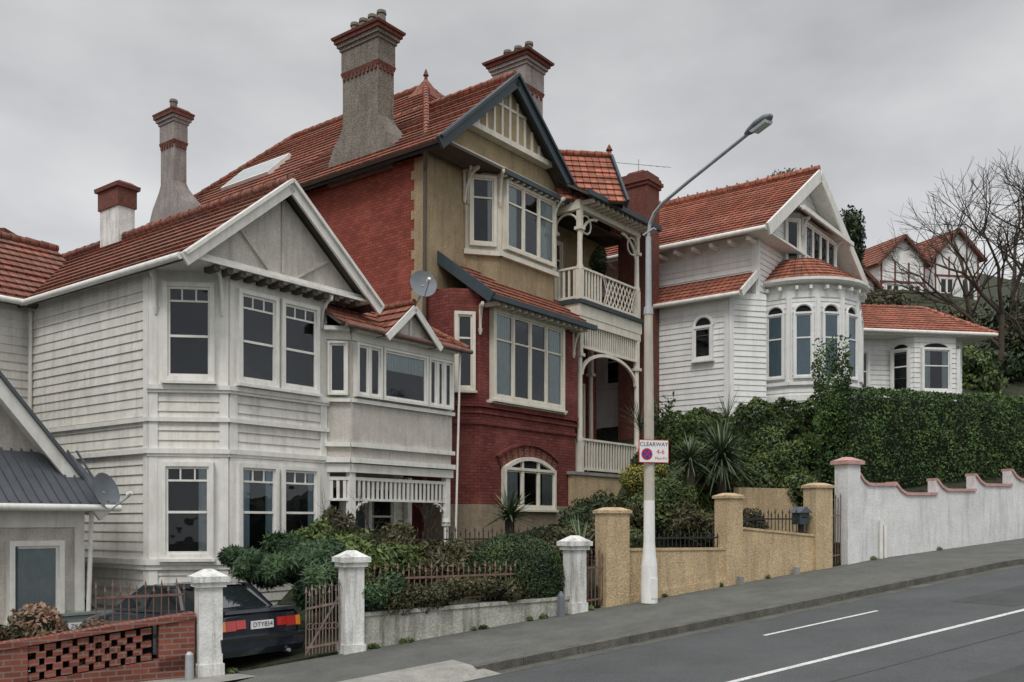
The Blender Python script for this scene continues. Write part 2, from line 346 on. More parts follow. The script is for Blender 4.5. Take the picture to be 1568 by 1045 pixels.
# ---------------------------------------------------------------- foliage
def mesh_np(name,verts,quads,mats,mi,leaf_tone,smooth=False):
    me=bpy.data.meshes.new(name); nv=len(verts); nf=len(quads)
    me.vertices.add(nv); me.vertices.foreach_set('co',verts.astype(np.float32).ravel())
    me.loops.add(nf*4); me.loops.foreach_set('vertex_index',quads.astype(np.int32).ravel())
    me.polygons.add(nf); me.polygons.foreach_set('loop_start',np.arange(0,nf*4,4,dtype=np.int32))
    me.polygons.foreach_set('material_index',mi.astype(np.int32))
    me.update(calc_edges=True)
    at=me.attributes.new('leaf_tone','FLOAT','FACE'); at.data.foreach_set('value',leaf_tone.astype(np.float32))
    for m in mats: me.materials.append(m)
    ob=bpy.data.objects.new(name,me); bpy.context.collection.objects.link(ob); return ob
def leafquads(C,Nrm,size,elong,spread=.8):
    n=len(C); r=RNG.normal(size=(n,3))*spread+Nrm; r/=np.linalg.norm(r,axis=1)[:,None]+1e-9
    a=np.cross(r,RNG.normal(size=(n,3))); a/=np.linalg.norm(a,axis=1)[:,None]+1e-9; b=np.cross(r,a)
    s=(size*RNG.uniform(.6,1.3,n))[:,None]
    v=np.stack([C-a*s*elong,C-b*s*.5,C+a*s*elong,C+b*s*.5],1).reshape(-1,3)
    return v
def vnoise(P,sc,seed=0): return np.array([noise.noise(V((p[0]*sc+seed,p[1]*sc,p[2]*sc))) for p in P])
def ico():
    import bmesh
    bm=bmesh.new(); bmesh.ops.create_uvsphere(bm,u_segments=16,v_segments=10,radius=1)
    bm.verts.ensure_lookup_table()
    vs=np.array([v.co[:] for v in bm.verts]); fs=[[v.index for v in f.verts] for f in bm.faces]
    fs_ok=[f for f in fs if len(f)==4]
    bm.free(); return vs,np.array(fs_ok)
ICOV,ICOF=ico()
def bush(name,blobs,n,size,mat,elong=1.0,core=.80,rough=.25,seed=0,shell=.22,spread=.8):
    B=np.array(blobs,float); area=(B[:,3]*B[:,4]+B[:,3]*B[:,5]+B[:,4]*B[:,5]); k=RNG.choice(len(B),n,p=area/area.sum())
    d=RNG.normal(size=(n,3)); d/=np.linalg.norm(d,axis=1)[:,None]
    c=B[k,:3]; r=B[k,3:]
    nz=vnoise(c+d*r,2.2,seed)
    R=1+rough*nz-shell*RNG.random(n)**1.5+.06*RNG.random(n)
    C=c+d*r*R[:,None]
    lv=leafquads(C,d,size,elong,spread); q=np.arange(n*4).reshape(-1,4)
    vs=[lv]; qs=[q]; mi=[np.zeros(n)]
    rd=[np.clip(.5+.5*nz*1.5+.25*d[:,2]+RNG.normal(size=n)*.22,0,1)]  # leaf tone: lighter on upward leaves and bulges, plus random spread
    off=len(lv)
    if core>0:
        for b in B:
            cv=ICOV.copy(); nn=vnoise(cv*b[3:]+b[:3],2.2,seed); cv=cv*b[3:]*(core*(1+rough*nn))[:,None]+b[:3]
            vs.append(cv); qs.append(ICOF+off); off+=len(cv); mi.append(np.ones(len(ICOF))); rd.append(np.zeros(len(ICOF)))
    return mesh_np(name,np.concatenate(vs),np.concatenate(qs),[mat,LCORE],np.concatenate(mi),np.concatenate(rd))
def hedge(name,L0,L1,w0,w1,zb,zt,n,size,mat,rough=.06,seed=0,rnd_end=.5,elong=1.0):
    out=[];nrm=[]
    m=n
    face=RNG.random(m); Ls=RNG.uniform(L0,L1,m)
    for i in range(m):
        L=Ls[i]; b=zb(L); t=zt(L); e=min(L-L0,L1-L)
        if e<rnd_end: t-= (rnd_end-math.sqrt(max(0,rnd_end**2-(rnd_end-e)**2)))*.8
        if face[i]<.58: z=b+(t-b)*RNG.random(); w=w1; nv=T(0,1)-T(0,0)
        elif face[i]<.87: z=t; w=RNG.uniform(w0,w1); nv=V((0,0,1))
        elif face[i]<.95: z=b+(t-b)*RNG.random(); w=RNG.uniform(w0,w1); L=L0; nv=T(-1,0)-T(0,0)
        else: z=b+(t-b)*RNG.random(); w=w0; nv=T(0,-1)-T(0,0)
        if face[i]<.58 and t-z<.25: w-=.25-math.sqrt(max(0,.0625-(.25-(t-z))**2))
        p=T(L,w,z)
        q=noise.noise(p*1.1+V((seed,0,0)))*rough*2+noise.noise(p*3.3)*rough*1.3-RNG.random()**2*.1
        p=p+nv*q; out.append(p[:]); nrm.append(nv[:])
    C=np.array(out);Nn=np.array(nrm)
    lv=leafquads(C,Nn,size,elong); q=np.arange(m*4).reshape(-1,4)
    rd=np.clip(.42+.35*Nn[:,2]+.7*vnoise(C,1.2,seed)+.6*vnoise(C,5,seed)+RNG.normal(size=m)*.2,0,1)  # leaf tone: lighter on the top face, plus noise and random spread
    nL=max(2,int((L1-L0)/.6)); cv=[];cf=[]; k_=.12+rough*1.2
    for i in range(nL+1):
        L=L0+k_+(L1-L0-2*k_)*i/nL; b=zb(L)-.3; t=zt(L)-k_
        e=min(L-L0,L1-L)
        if e<rnd_end: t-=(rnd_end-e)*.8
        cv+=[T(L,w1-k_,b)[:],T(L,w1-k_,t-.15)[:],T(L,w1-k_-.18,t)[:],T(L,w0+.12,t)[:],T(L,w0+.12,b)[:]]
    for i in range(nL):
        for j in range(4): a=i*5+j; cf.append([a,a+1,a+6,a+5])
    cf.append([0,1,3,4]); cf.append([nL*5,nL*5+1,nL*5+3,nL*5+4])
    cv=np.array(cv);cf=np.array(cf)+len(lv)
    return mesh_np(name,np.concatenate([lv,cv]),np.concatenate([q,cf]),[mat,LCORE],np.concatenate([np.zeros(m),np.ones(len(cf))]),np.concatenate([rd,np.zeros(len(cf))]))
def spiky(name,c,n,length,width,mat,trunk=0,droop=.35,low=-.2):
    vs=[];qs=[];rd=[]
    c=V(c)
    for i in range(n):
        az=random.uniform(0,2*math.pi); el=math.asin(random.uniform(low,1)); L=length*random.uniform(.75,1.1)
        d=V((math.cos(az)*math.cos(el),math.sin(az)*math.cos(el),math.sin(el))); sd=d.cross(UP)
        if sd.length<.05: sd=V((1,0,0))
        sd.normalize(); K=5; o=len(vs); cc=c+UP*random.uniform(-.15,.1)*length
        dr=droop*random.uniform(.3,1.5)
        for k in range(K+1):
            t=k/K; p=cc+d*(L*t)-UP*(dr*L*t*t*(.4+abs(d.x)+abs(d.y))*.5); w=width*(1-t)**.7*(.5+min(.5,t*3))
            vs+=[(p-sd*w)[:],(p+sd*w)[:]]
        r=random.random()
        for k in range(K): a=o+2*k; qs.append([a,a+1,a+3,a+2]); rd.append(r*(.5+.5*k/K)+.15*d.z)  # blade tone: random per blade, lighter to the tip and when upright
    if trunk>0:
        o=len(vs)
        for k in range(2):
            for j in range(8): t=j*math.pi/4; vs.append((c.x+.12*math.cos(t),c.y+.12*math.sin(t),c.z-trunk*(1-k)))
        for j in range(8): qs.append([o+j,o+(j+1)%8,o+8+(j+1)%8,o+8+j]); rd.append(0)
    m=len(qs); mi=np.zeros(m)
    if trunk>0: mi[-8:]=1
    return mesh_np(name,np.array(vs),np.array(qs),[mat,BARK],mi,np.array(rd))
def bare_tree(name,base,height,depth=6,spread=.5,seed=1,th=.02):
    rr=random.Random(seed); o=Obj(name)
    def rec(p,d,L,r,k):
        q=p+d*L*.5+V((rr.uniform(-.06,.06)*L,rr.uniform(-.06,.06)*L,0)); e=q+(d+V((0,0,.12))).normalized()*L*.5
        o.cyl('t',BARK,p,q,r,r*.85,5 if k>2 else 3,False); o.cyl('t',BARK,q,e,r*.85,r*.68,5 if k>2 else 3,False)
        if k==0: return
        for i in range(rr.choice([2,3,3]) if k>1 else 3):
            a=V((rr.gauss(0,1),rr.gauss(0,1),rr.gauss(0,.6))); nd=(d+a*spread).normalized()
            if nd.z<-.1: nd.z=.1
            rec(e if i<2 else q,nd,L*rr.uniform(.62,.85),r*.62,k-1)
    rec(V(base),V((rr.uniform(-.1,.1),0,1)).normalized(),height*.27,height*th,depth)
    o.finish()
# ================================================================ GROUND / STREET
Ls=sorted(set([-400,-200,-100,-60,-40,-30,-20,-15,-10,-8,-6,-4,-2,0,2,2.5,3,4,6,7.5,8,10,12,14,14.9,15.5,16,16.5,17,17.5,18,19,20,22,25,30,35,40,50,60,80,110,200,500]))
ws=[-600,-300,-150,-100,-60,-40,-30,-20,-15,-12,-9,-7,-5,-3,-2,-1,-.16,-.14,3,13,17,40,100,400]
g=Obj('ground'); gv=[T(L,w,gz(L,w)) for L in Ls for w in ws]; m=len(ws)
g.add('g',SOIL,gv,[[i*m+j,(i+1)*m+j,(i+1)*m+j+1,i*m+j+1] for i in range(len(Ls)-1) for j in range(m-1)]); g.finish()
Lr=[x for x in range(-60,111,2)]
def strip(o,part,mat,w0,w1,dz,L0=-60,L1=110):
    pts=[L0]+[l for l in Lr+[16] if L0<l<L1]+[L1]; pts=sorted(set(pts))
    for a,b in zip(pts[:-1],pts[1:]): o.face(part,mat,[T(a,w0,zs(a)+dz),T(b,w0,zs(b)+dz),T(b,w1,zs(b)+dz),T(a,w1,zs(a)+dz)])
ASPH2=plain('asphalt_patch',(.080,.083,.083),.9,.2,1.5,bump=.5,bsc=60,fine=.3)
GUT=plain('gutter_channel',(.12,.12,.105),.9,.35,2.5,bump=.4,fine=.3)
r=Obj('road'); strip(r,'asphalt',ASPH,3.0,13.0,-.12)
strip(r,'edge_line',PAINT,6.14,6.25,-.116); 
for a in (-20,-11,-1.6,7.7,16.8,25.8,34.8): strip(r,'lane_dashes',PAINT,4.25,4.33,-.116,a,a+2.7)
strip(r,'gutter_channel',GUT,3.0,3.28,-.1165); strip(r,'patch',ASPH2,8.3,9.1,-.1165,-60,11.5); strip(r,'patch',ASPH2,4.7,5.9,-.1165,11.8,14.2); strip(r,'seam',ASPH2,7.1,7.14,-.1165,-60,110)
r.finish()
f=Obj('pavement'); strip(f,'surface',FOOT,0,2.84,0); 
for L0,L1 in ((-60,-1),(3.2,110)):
    pts=sorted(set([L0]+[l for l in np.arange(-60,111,1.0) if L0<l<L1]+[L1]))
    for a,b in zip(pts[:-1],pts[1:]): f.slope_box('kerb',KERB,T,a+.004,b-.004,2.84,3.0,zs(a)-.2,zs(b)-.2,zs(a)+.008,zs(b)+.008)
f.face('driveway_apron',CONC,[T(-1,2.2,zs(-1)+.006),T(3.2,2.2,zs(3.2)+.006),T(3.2,2.86,zs(3.2)+.006),T(-1,2.86,zs(-1)+.006)])
f.face('driveway_apron',CONC,[T(-1,2.86,zs(-1)+.006),T(3.2,2.86,zs(3.2)+.006),T(3.5,3.25,zs(3.4)-.112),T(-1.3,3.25,zs(-1.3)-.112)])
strip(f,'far_surface',FOOT,13.15,17,.0); strip(f,'far_kerb',KERB,13.0,13.15,.004)
f.finish()
# ================================================================ HOUSE 1 (weatherboard)
o=Obj('weatherboard_house')
A=(10.73,17.57);B=(11.84,16.46);C=(14.46,16.46);D=(14.87,16.04);E=(18.4,16.04)
hp=lambda *l:[H(*p) for p in l]
o.prism('walls',BOARD,hp(A,B,C,(14.46,17.6),(18.2,17.6),(18.2,27),(10.73,27)),-2.9,5.25)
o.prism('balcony_body',ROUGH,hp(C,D,E,(18.4,17.6),(14.46,17.6)),1.45,4.4)
sA=side(10.73); fAB=seg(H(*A),H(*B)); fBC=front(16.46); fCD=seg(H(*C),H(*D)); fDE=front(16.04); fV=front(17.6)
boards(o,sA,-22.75,-17.57,-2.4,5.2); boards(o,fAB,0,1.57,-2.1,5.2); boards(o,fBC,11.84,14.46,-2.1,5.2)
boards(o,front(22.75),3,10.73,-2.4,5.2); boards(o,fV,14.5,18.2,-2,1.4)
o.prism('walls',BOARD,hp((2.8,22.75),(10.73,22.75),(10.73,27),(2.8,27)),-2.9,5.2)
for pl,a,b in ((sA,-22.7,-17.57),(fAB,0,1.57),(fBC,11.84,14.46)):
    for z,h,d in ((2.74,.10,.13),(2.68,.06,.09),(2.08,.09,.10),(1.42,.10,.12),(1.36,.06,.08),(-.88,.12,.14),(-.98,.1,.09)):
        if pl is sA and z in(2.74,2.68,1.36): continue
        pbox(o,'trim',TRIM,pl,a-.05,b+.05,z,z+h,0,d)
for pl,s in ((sA,-17.65),(fAB,.07),(fAB,1.48),(fBC,11.93),(fBC,14.38),(sA,-22.66)):
    pbox(o,'trim',TRIM,pl,s-.09,s+.09,-1.9,5.2,0,.055)
for pl,a,b in ((fAB,.16,1.39),(fBC,12.02,14.29)):
    pbox(o,'trim',TRIM,pl,a,b,2.85,5.18,0,.045); pbox(o,'trim',TRIM,pl,a,b,-.75,1.35,0,.045)
window(o,fAB,.38,1.22,3.0,4.85,top=.84,rails=(.45,),cur='n',d=.05); window(o,fAB,.34,1.2,-.66,1.15,top=.84,rails=(.48,),cur='r',d=.05)
for a,b in ((12.06,12.92),(13.18,14.07)):
    window(o,fBC,a,b,3.0,4.8,top=.84,rails=(.45,),d=.05); window(o,fBC,a,b,-.66,1.15,top=.84,rails=(.48,),cur='lr' if a<13 else 'r',d=.05,curm=CURTB)
window(o,front(22.75),8.6,9.6,3.0,4.7,top=.84); 
# eaves
o.prism('soffit',TRIM,hp((10.45,15.98),(15.6,15.98),(15.6,17.2),(14.9,22),(10.45,22.9)),5.18,5.24)
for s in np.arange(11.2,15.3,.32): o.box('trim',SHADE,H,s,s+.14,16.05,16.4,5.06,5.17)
ap=(13.03,7.33); lf=(10.42,5.14); rf=(15.72,5.10)
for (x0,z0),S1 in ((lf,28),(rf,28)):
    pts=[H(x0,15.93,z0),H(x0,S1,z0),H(ap[0],S1,ap[1]),H(ap[0],15.93,ap[1])]
    o.slab('roof',SHADE,pts,.08); o.courses('roof',TILEL,pts,.33,.05)
o.ridge('roof',TILEL,H(ap[0],15.95,ap[1]+.05),H(ap[0],28,ap[1]+.05),.1)
cr=[H(2,22.3,5.12),H(12.6,22.3,5.12),H(12.6,25.2,7.4),H(2,25.2,7.4)]; o.slab('roof',SHADE,cr,.08); o.courses('roof',TILEL,cr,.33,.05)
cr=[H(2,28.2,5.12),H(12.6,28.2,5.12),H(12.6,25.2,7.4),H(2,25.2,7.4)]; o.slab('roof',TILEL,cr,.08); o.ridge('roof',TILEL,H(2,25.2,7.45),H(12.6,25.2,7.45))
# gable face
gf=front(16.22)
tri=[gf.pt(10.95,5.3),gf.pt(15.25,5.3),gf.pt(13.05,7.1)]; o.add('gable',ROUGH,tri+[p+V((-.08,.06,0)) for p in tri],[(0,1,2),(3,5,4),(0,3,4,1)])
for a,b in (((13.04,5.4),(13.04,7.0)),((11.9,6.1),(12.7,5.35)),((14.3,5.95),(13.35,5.35))):
    o.beam('gable',ROUGH,gf.pt(*a,.03),gf.pt(*b,.03),.06,.05)
pbox(o,'gable',TRIM,gf,10.8,15.4,5.16,5.36,-.1,.10)
for a,b in ((lf,ap),(rf,ap)):
    o.beam('bargeboards',TRIM,H(a[0],15.9,a[1]-.07),H(b[0],15.9,b[1]-.10),.06,.26)
    o.beam('bargeboards',TRIM,H(a[0],15.85,a[1]+.04),H(b[0],15.85,b[1]+.02),.09,.07)
o.cyl('gutters',TRIM,H(10.34,15.9,5.13),H(10.34,22.3,5.13),.07); o.cyl('gutters',TRIM,H(3,22.2,5.13),H(10.4,22.2,5.13),.07)
o.cyl('gutters',TRIM,H(10.66,22.55,5.0),H(10.62,22.55,-2.4),.045)
for s in (.12,1.45): bracket(o,fAB,s,5.15,.75,.45,TRIM)
bracket(o,fBC,14.3,5.15,.6,.42,TRIM)
# balcony
pbox(o,'balcony',ROUGH,fDE,14.87,18.4,1.85,2.8,0,.03)
for pl,a,b in ((fDE,14.87,18.45),(fCD,0,.58)):
    for z,h,d in ((2.78,.09,.10),(1.75,.10,.10),(1.38,.12,.12),(1.16,.2,.04),(4.22,.2,.05),(4.4,.09,.3)):
        pbox(o,'trim',TRIM,pl,a,b,z,z+h,-.02 if z>1.2 else -.1,d)
window(o,fCD,.12,.48,2.98,4.12,rails=(),fw=.05,sill=False)
for a,b,c in ((15.0,15.7,2),(15.86,17.3,1),(17.46,18.28,3)): window(o,fDE,a,b,2.98,4.12,cols=c,rails=(),fw=.06,sill=False,cur='b' if c==1 else 'n')
window(o,Pl(H(18.4,0),(-.795,.606)),16.2,17.4,2.98,4.12,cols=2,rails=(),fw=.06,sill=False)
for F,S in ((14.5,16.5),(14.95,16.12),(18.3,16.12),(18.3,17.5)):
    o.cyl('verandah_posts',TRIM,H(F,S,-1.9),H(F,S,.1),.07,.065,8); o.box('verandah_posts',TRIM,H,F-.08,F+.08,S-.08,S+.08,-.1,1.2); o.cyl('verandah_posts',TRIM,H(F,S,.0),H(F,S,.12),.12,.1,10)
for pl,a,b in ((fDE,14.95,18.3),(fCD,.05,.55)):
    pbox(o,'frieze',TRIM,pl,a,b,.98,1.06,-.1,-.04); pbox(o,'frieze',TRIM,pl,a,b,.50,.56,-.1,-.04)
    s=a+.06
    while s<b-.03: pbox(o,'frieze',TRIM,pl,s,s+.07,.56,.98,-.085,-.055); s+=.15
for x0,sg in ((14.95,1),(18.3,-1)):
    c=fDE.pt(x0+sg*.5,.0,-.07); arc(o,'frieze',TRIM,c,fDE.d*(-sg),UP,.48,0,math.pi/2)
    for k in range(3): o.beam('frieze',TRIM,fDE.pt(x0+sg*(.1+.13*k),.15+.12*k,-.07),fDE.pt(x0+sg*(.1+.13*k),.5,-.07),.03,.03)
window(o,fV,15.2,15.9,-1.0,.9,cur='n'); window(o,fV,16.9,17.7,-.6,.9,cur='l',curm=CURT)
pbox(o,'door',BLUE,fV,16.1,16.75,-1.6,.6,.0,.06)
o.box('verandah_floor',CONC,H,14.4,18.5,15.9,17.6,-2.4,-1.75)
# balcony roof
e=4.5
for pts in ([H(14.3,15.72,e),H(18.72,15.72,e),H(17.7,17.4,5.55),H(14.3,17.4,5.55)],[H(18.72,15.72,e),H(18.72,24,e),H(17.7,24,5.55),H(17.7,17.4,5.55)],[H(14.3,17.4,5.55),H(17.7,17.4,5.55),H(16.6,20.5,6.6),H(14.3,20.5,6.6)],[H(17.7,17.4,5.55),H(17.7,24,5.55),H(16.6,24,6.6),H(16.6,20.5,6.6)]):
    o.slab('roof',SHADE,pts,.06); o.courses('roof',TILE,pts,.33,.04)
o.ridge('roof',TILE,H(18.72,15.72,4.55),H(17.7,17.4,5.6),.08); o.ridge('roof',TILE,H(17.7,17.4,5.6),H(16.6,20.5,6.65),.08)
for x0 in (15.6,17.5):
    pts=[H(x0,15.6,4.42),H(x0,19,4.42),H(16.55,19,5.3),H(16.55,15.6,5.3)]; o.slab('roof',SHADE,pts,.05); o.courses('roof',TILE,pts,.33,.04)
    o.beam('bargeboards',TRIM,H(x0,15.57,4.34),H(16.55,15.57,5.2),.05,.16)
o.ridge('roof',TILE,H(16.55,15.6,5.35),H(16.55,19,5.35),.08)
o.face('gable',ROUGH,[H(15.75,15.75,4.5),H(17.35,15.75,4.5),H(16.55,15.75,5.2)]); o.beam('gable',TRIM,H(16.55,15.72,4.5),H(16.55,15.72,5.15),.06,.04)
o.cyl('gutters',RUST,H(14.4,15.66,4.47),H(18.8,15.66,4.47),.06); o.cyl('gutters',TRIM,H(18.55,15.85,4.4),H(18.48,15.98,-1.6),.03)
# ridge chimney
cf=(12.85,13.3,22.5,23.4)
o.frus('chimneys',PILL,H,cf,6.3,cf,8.15)
ex=lambda e:(cf[0]-e,cf[1]+e,cf[2]-e,cf[3]+e)
o.frus('chimneys',RBAND,H,ex(.04),8.15,ex(.04),8.62); o.frus('chimneys',RBAND,H,ex(.10),8.62,ex(.11),8.72); o.frus('chimneys',RBAND,H,ex(.08),8.72,ex(-.05),8.82)
o.finish()
# satellite dishes
def dish(name,base,c,r,aim):
    d=Obj(name); c=V(c); aim=V(aim).normalized(); a=aim.cross(UP).normalized(); b=a.cross(aim)
    K=5;n=20;vs=[c-aim*.09]
    for k in range(1,K+1):
        for j in range(n):
            t=2*math.pi*j/n; q=k/K; vs.append(c+a*(r*.92*q*math.cos(t))+b*(r*q*math.sin(t))-aim*.09*(1-q*q))
    fs=[[0,1+j,1+(j+1)%n] for j in range(n)]+[[1+(k-1)*n+j,1+k*n+j,1+k*n+(j+1)%n,1+(k-1)*n+(j+1)%n] for k in range(1,K) for j in range(n)]
    d.add('reflector',DISH,vs,fs,True); d.tube('mount',GALV,[c-aim*.08,c-aim*.25-UP*.1,V(base)],.03)
    d.tube('arm',GALV,[c-b*r,c+aim*.5-b*.25],.015); d.cyl('feed',TRIM,c+aim*.45-b*.22,c+aim*.55-b*.2,.05,.04); d.finish()
dish('satellite_dish',H(16.6,15.75,5.15),H(16.6,15.35,5.78),.36,(.35,-1,.35))
dish('satellite_dish',H(9.75,18.1,.3),H(9.75,17.5,.62),.38,(.98,-.30,.3))
# ================================================================ HOUSE 2 (brick)
o=Obj('brick_house')
o.prism('walls',BRK,hp((19.2,17.72),(25,17.72),(25,18.4),(29.3,18.4),(29.3,33.5),(19.2,33.5)),-1.5,10.3)
sB=side(19.2)
pbox(o,'quoin',STUC,sB,-18.08,-17.7,5.6,10.25,0,.02)
for k in range(8): pbox(o,'quoin',STUC,sB,-18.2,-18.08,5.75+k*.56,6.0+k*.56,0,.02)
o.box('upper_wall',STUC,H,19.18,25.0,17.62,17.73,6.6,10.4)
ub=hp((20.87,17.65),(21.7,17.0),(24.5,17.0),(25.2,17.65)); o.prism('upper_bay',STUC,ub,6.7,10.4)
fu=front(17.0); fuf=seg(ub[0],ub[1]); L=(ub[1]-ub[0]).length
pbox(o,'upper_bay',CREAM,fu,21.66,24.55,7.98,10.35,0,.03); pbox(o,'upper_bay',CREAM,fuf,0,L+.03,7.98,10.35,0,.03)
pbox(o,'trim',CREAM,fu,21.6,24.6,7.86,8.0,0,.14); pbox(o,'trim',CREAM,fuf,-.05,L+.08,7.86,8.0,0,.13)
window(o,fu,21.9,24.3,8.2,10.1,cols=3,rails=(.70,),cur='lr',fm=CREAM,d=.05,sill=False)
window(o,fuf,.2,L-.22,8.2,10.1,cols=1,rails=(.70,),cur='r',fm=CREAM,d=.05,sill=False)
# lower bay
lb=hp((19.3,17.75),(19.3,16.86),(19.92,16.3),(24.7,16.3),(24.7,17.75)); o.prism('lower_bay',BRK2,lb,.5,6.45)
lb2=hp((19.22,17.75),(19.22,16.8),(19.88,16.2),(24.8,16.2),(24.8,17.75)); o.prism('base',STONE,lb2,-1.5,.5)
fl=front(16.3); flf=seg(lb[1],lb[2]); Lf=(lb[2]-lb[1]).length
for z,h,d,mm in ((3.2,.14,.09,BRK2),(3.02,.08,.05,BRK2),(2.72,.10,.05,BRK2),(6.1,.3,.03,CREAM)):
    if mm is CREAM: pbox(o,'trim',mm,fl,20.2,23.95,z,z+h,0,d); continue
    pbox(o,'trim',mm,fl,19.9,24.75,z,z+h,0,d); pbox(o,'trim',mm,flf,0,Lf+.04,z,z+h,0,d)
pbox(o,'trim',CREAM,fl,20.2,24.0,3.34,3.42,0,.12)
window(o,fl,20.45,23.75,3.56,5.9,cols=4,rails=(.68,),cur='lr',fm=CREAM,d=.04,fw=.12)
pbox(o,'trim',BRK2,fl,23.95,24.72,3.35,6.3,0,.06)
window(o,flf,.2,.6,3.7,5.7,cols=1,rails=(.68,),fm=CREAM,d=.04)
# arch window
x0,x1=20.95,23.35
window(o,fl,x0,x1,.45,1.5,cols=3,rails=(),cur='lr',fm=CREAM,d=.02,fw=.08)
mx=(x0+x1)/2; hw=(x1-x0)/2; rise=.33; R=(hw*hw+rise*rise)/(2*rise)
def arcp(r,t,d): return fl.pt(mx+r*math.sin(t),1.5+rise-R+r*math.cos(t),d)
t1=math.asin(hw/R); n=14
vs=[arcp(R,-t1+2*t1*i/n,.05) for i in range(n+1)]; o.face('glass',DARK,vs)
for i in range(n):
    a=-t1+2*t1*i/n;b=-t1+2*t1*(i+1)/n
    def hx(part,mat,r0,r1,d,k=1.0): o.hexa(part,mat,[arcp(r0,a*k,0),arcp(r0,b*k,0),arcp(r1,b*k,0),arcp(r1,a*k,0),arcp(r0,a*k,d),arcp(r0,b*k,d),arcp(r1,b*k,d),arcp(r1,a*k,d)])
    hx('window_frames',CREAM,R-.02,R+.09,.15); hx('arch',BRK2,R+.43,R+.5,.1,1.06)
for i in range(30):
    ta=(-t1+2*t1*(i+.08)/30)*1.06; tb_=(-t1+2*t1*(i+.92)/30)*1.06
    o.hexa('arch',BRKF if i%3 else BRK2,[arcp(R+.1,ta,0),arcp(R+.1,tb_,0),arcp(R+.42,tb_,0),arcp(R+.42,ta,0),arcp(R+.1,ta,.04),arcp(R+.1,tb_,.04),arcp(R+.42,tb_,.04),arcp(R+.42,ta,.04)])
for k in (1,2): pbox(o,'window_frames',CREAM,fl,x0+(x1-x0)*k/3-.035,x0+(x1-x0)*k/3+.035,1.5,1.5+rise-.04,.05,.13)
# skirt roof
sk=[H(19.7,15.75,6.18),H(24.9,15.75,6.18),H(24.9,17.75,7.6),H(19.7,17.75,7.6)]; o.slab('roof',SHADE,sk,.08); o.courses('roof',TILE,sk,.33,.04)
o.beam('bargeboards',BLUE,H(19.66,15.65,6.08),H(19.66,17.75,7.6),.07,.3); pbox(o,'gutters',BLUE,front(15.75),19.65,24.95,6.05,6.2,0,.12)
for s in np.arange(20.1,24.8,.32): o.box('brackets',CREAM,H,s,s+.09,15.8,16.3,5.98,6.1)
bracket(o,flf,Lf,6.0,.7,.5,CREAM); bracket(o,fl,24.5,6.1,.8,.45,CREAM); 
# main gable
gp=16.6; lf=(18.55,10.25);ap=(21.95,13.2);rf=(25.5,10.35)
for a in (lf,rf):
    pts=[H(a[0],gp,a[1]),H(a[0],24,a[1]),H(ap[0],24,ap[1]),H(ap[0],gp,ap[1])]; o.slab('roof',SHADE,pts,.1); o.courses('roof',TILE,pts,.33,.05)
    o.beam('bargeboards',BLUE,H(a[0],gp-.04,a[1]-.12),H(ap[0],gp-.04,ap[1]-.14),.08,.34); o.beam('bargeboards',BLUE,H(a[0],gp-.1,a[1]+.03),H(ap[0],gp-.1,ap[1]+.03),.12,.08)
o.ridge('roof',TILE,H(ap[0],gp,ap[1]+.06),H(ap[0],22,ap[1]+.06))
gg=front(17.05)
o.face('gable',STUC,[gg.pt(19.0,10.45),gg.pt(25.1,10.45),gg.pt(21.98,12.95)])
o.prism('soffit',SHADE,hp((18.7,16.7),(25.3,16.7),(25.3,17.8),(18.7,17.8)),10.3,10.38)
g2=front(16.85)
o.face('gable',STUC,[g2.pt(20.15,11.35),g2.pt(23.85,11.35),g2.pt(21.98,12.95)])
pbox(o,'gable',CREAM,g2,19.95,24.1,11.2,11.36,-.2,.08); pbox(o,'gable',CREAM,gg,18.9,25.2,10.38,10.56,-.05,.12)
for i in range(9):
    x=20.5+.37*i; zt=12.95-abs(x-21.98)*.83-.05
    if zt>11.4: pbox(o,'gable',CREAM,g2,x-.05,x+.05,11.36,zt,.0,.03)
pbox(o,'gable',CREAM,g2,21.2,22.8,12.25,12.33,.0,.035)
pbox(o,'gutters',BLUE,front(16.75),21.5,25.1,10.22,10.36,0,.12)
for pl,s in ((fuf,.08),(fuf,L),(fu,24.4)): bracket(o,pl,s,10.3,.85,.5,CREAM)
bracket(o,front(17.62),20.75,10.3,.85,.6,CREAM)
for s in np.arange(21.6,24.9,.3): o.box('brackets',CREAM,H,s,s+.08,16.7,17.0,10.18,10.3)
# main hip roof
e=10.3
c4=[(18.85,17.3),(29.7,17.3),(29.7,33.6),(18.85,33.6)]; r0=(23.7,21.8);r1=(23.7,28.8); rz=15.0
for pts in ([H(*c4[0],e),H(*c4[1],e),H(*r0,rz)],[H(*c4[3],e),H(*c4[0],e),H(*r0,rz),H(*r1,rz)],[H(*c4[1],e),H(*c4[2],e),H(*r1,rz),H(*r0,rz)],[H(*c4[2],e),H(*c4[3],e),H(*r1,rz)]):
    o.slab('roof',SHADE,pts,.08); o.courses('roof',TILE,pts,.33,.05)
o.ridge('roof',TILE,H(*r0,rz+.05),H(*r1,rz+.05)); 
for cc,rr in ((0,r0),(1,r0),(2,r1),(3,r1)): o.ridge('roof',TILE,H(*c4[cc],e+.05),H(*rr,rz+.05))
o.frus('roof',TILE,H,(23.2,24.2,21.3,22.3),14.5,(23.65,23.75,21.75,21.85),15.25); o.cyl('roof',RBAND,H(23.7,21.8,15.2),H(23.7,21.8,15.4),.07,.05); o.cyl('roof',RBAND,H(23.7,21.8,15.4),H(23.7,21.8,15.62),.1,.02)
o.cyl('gutters',BLUE,H(18.8,16.7,10.22),H(18.8,33.6,10.22),.075)
o.tube('gutters',SHADE,[H(18.8,17.3,10.2),H(19.1,17.6,9.8),H(19.1,17.62,6.9),H(19.05,17.62,0)],.06)
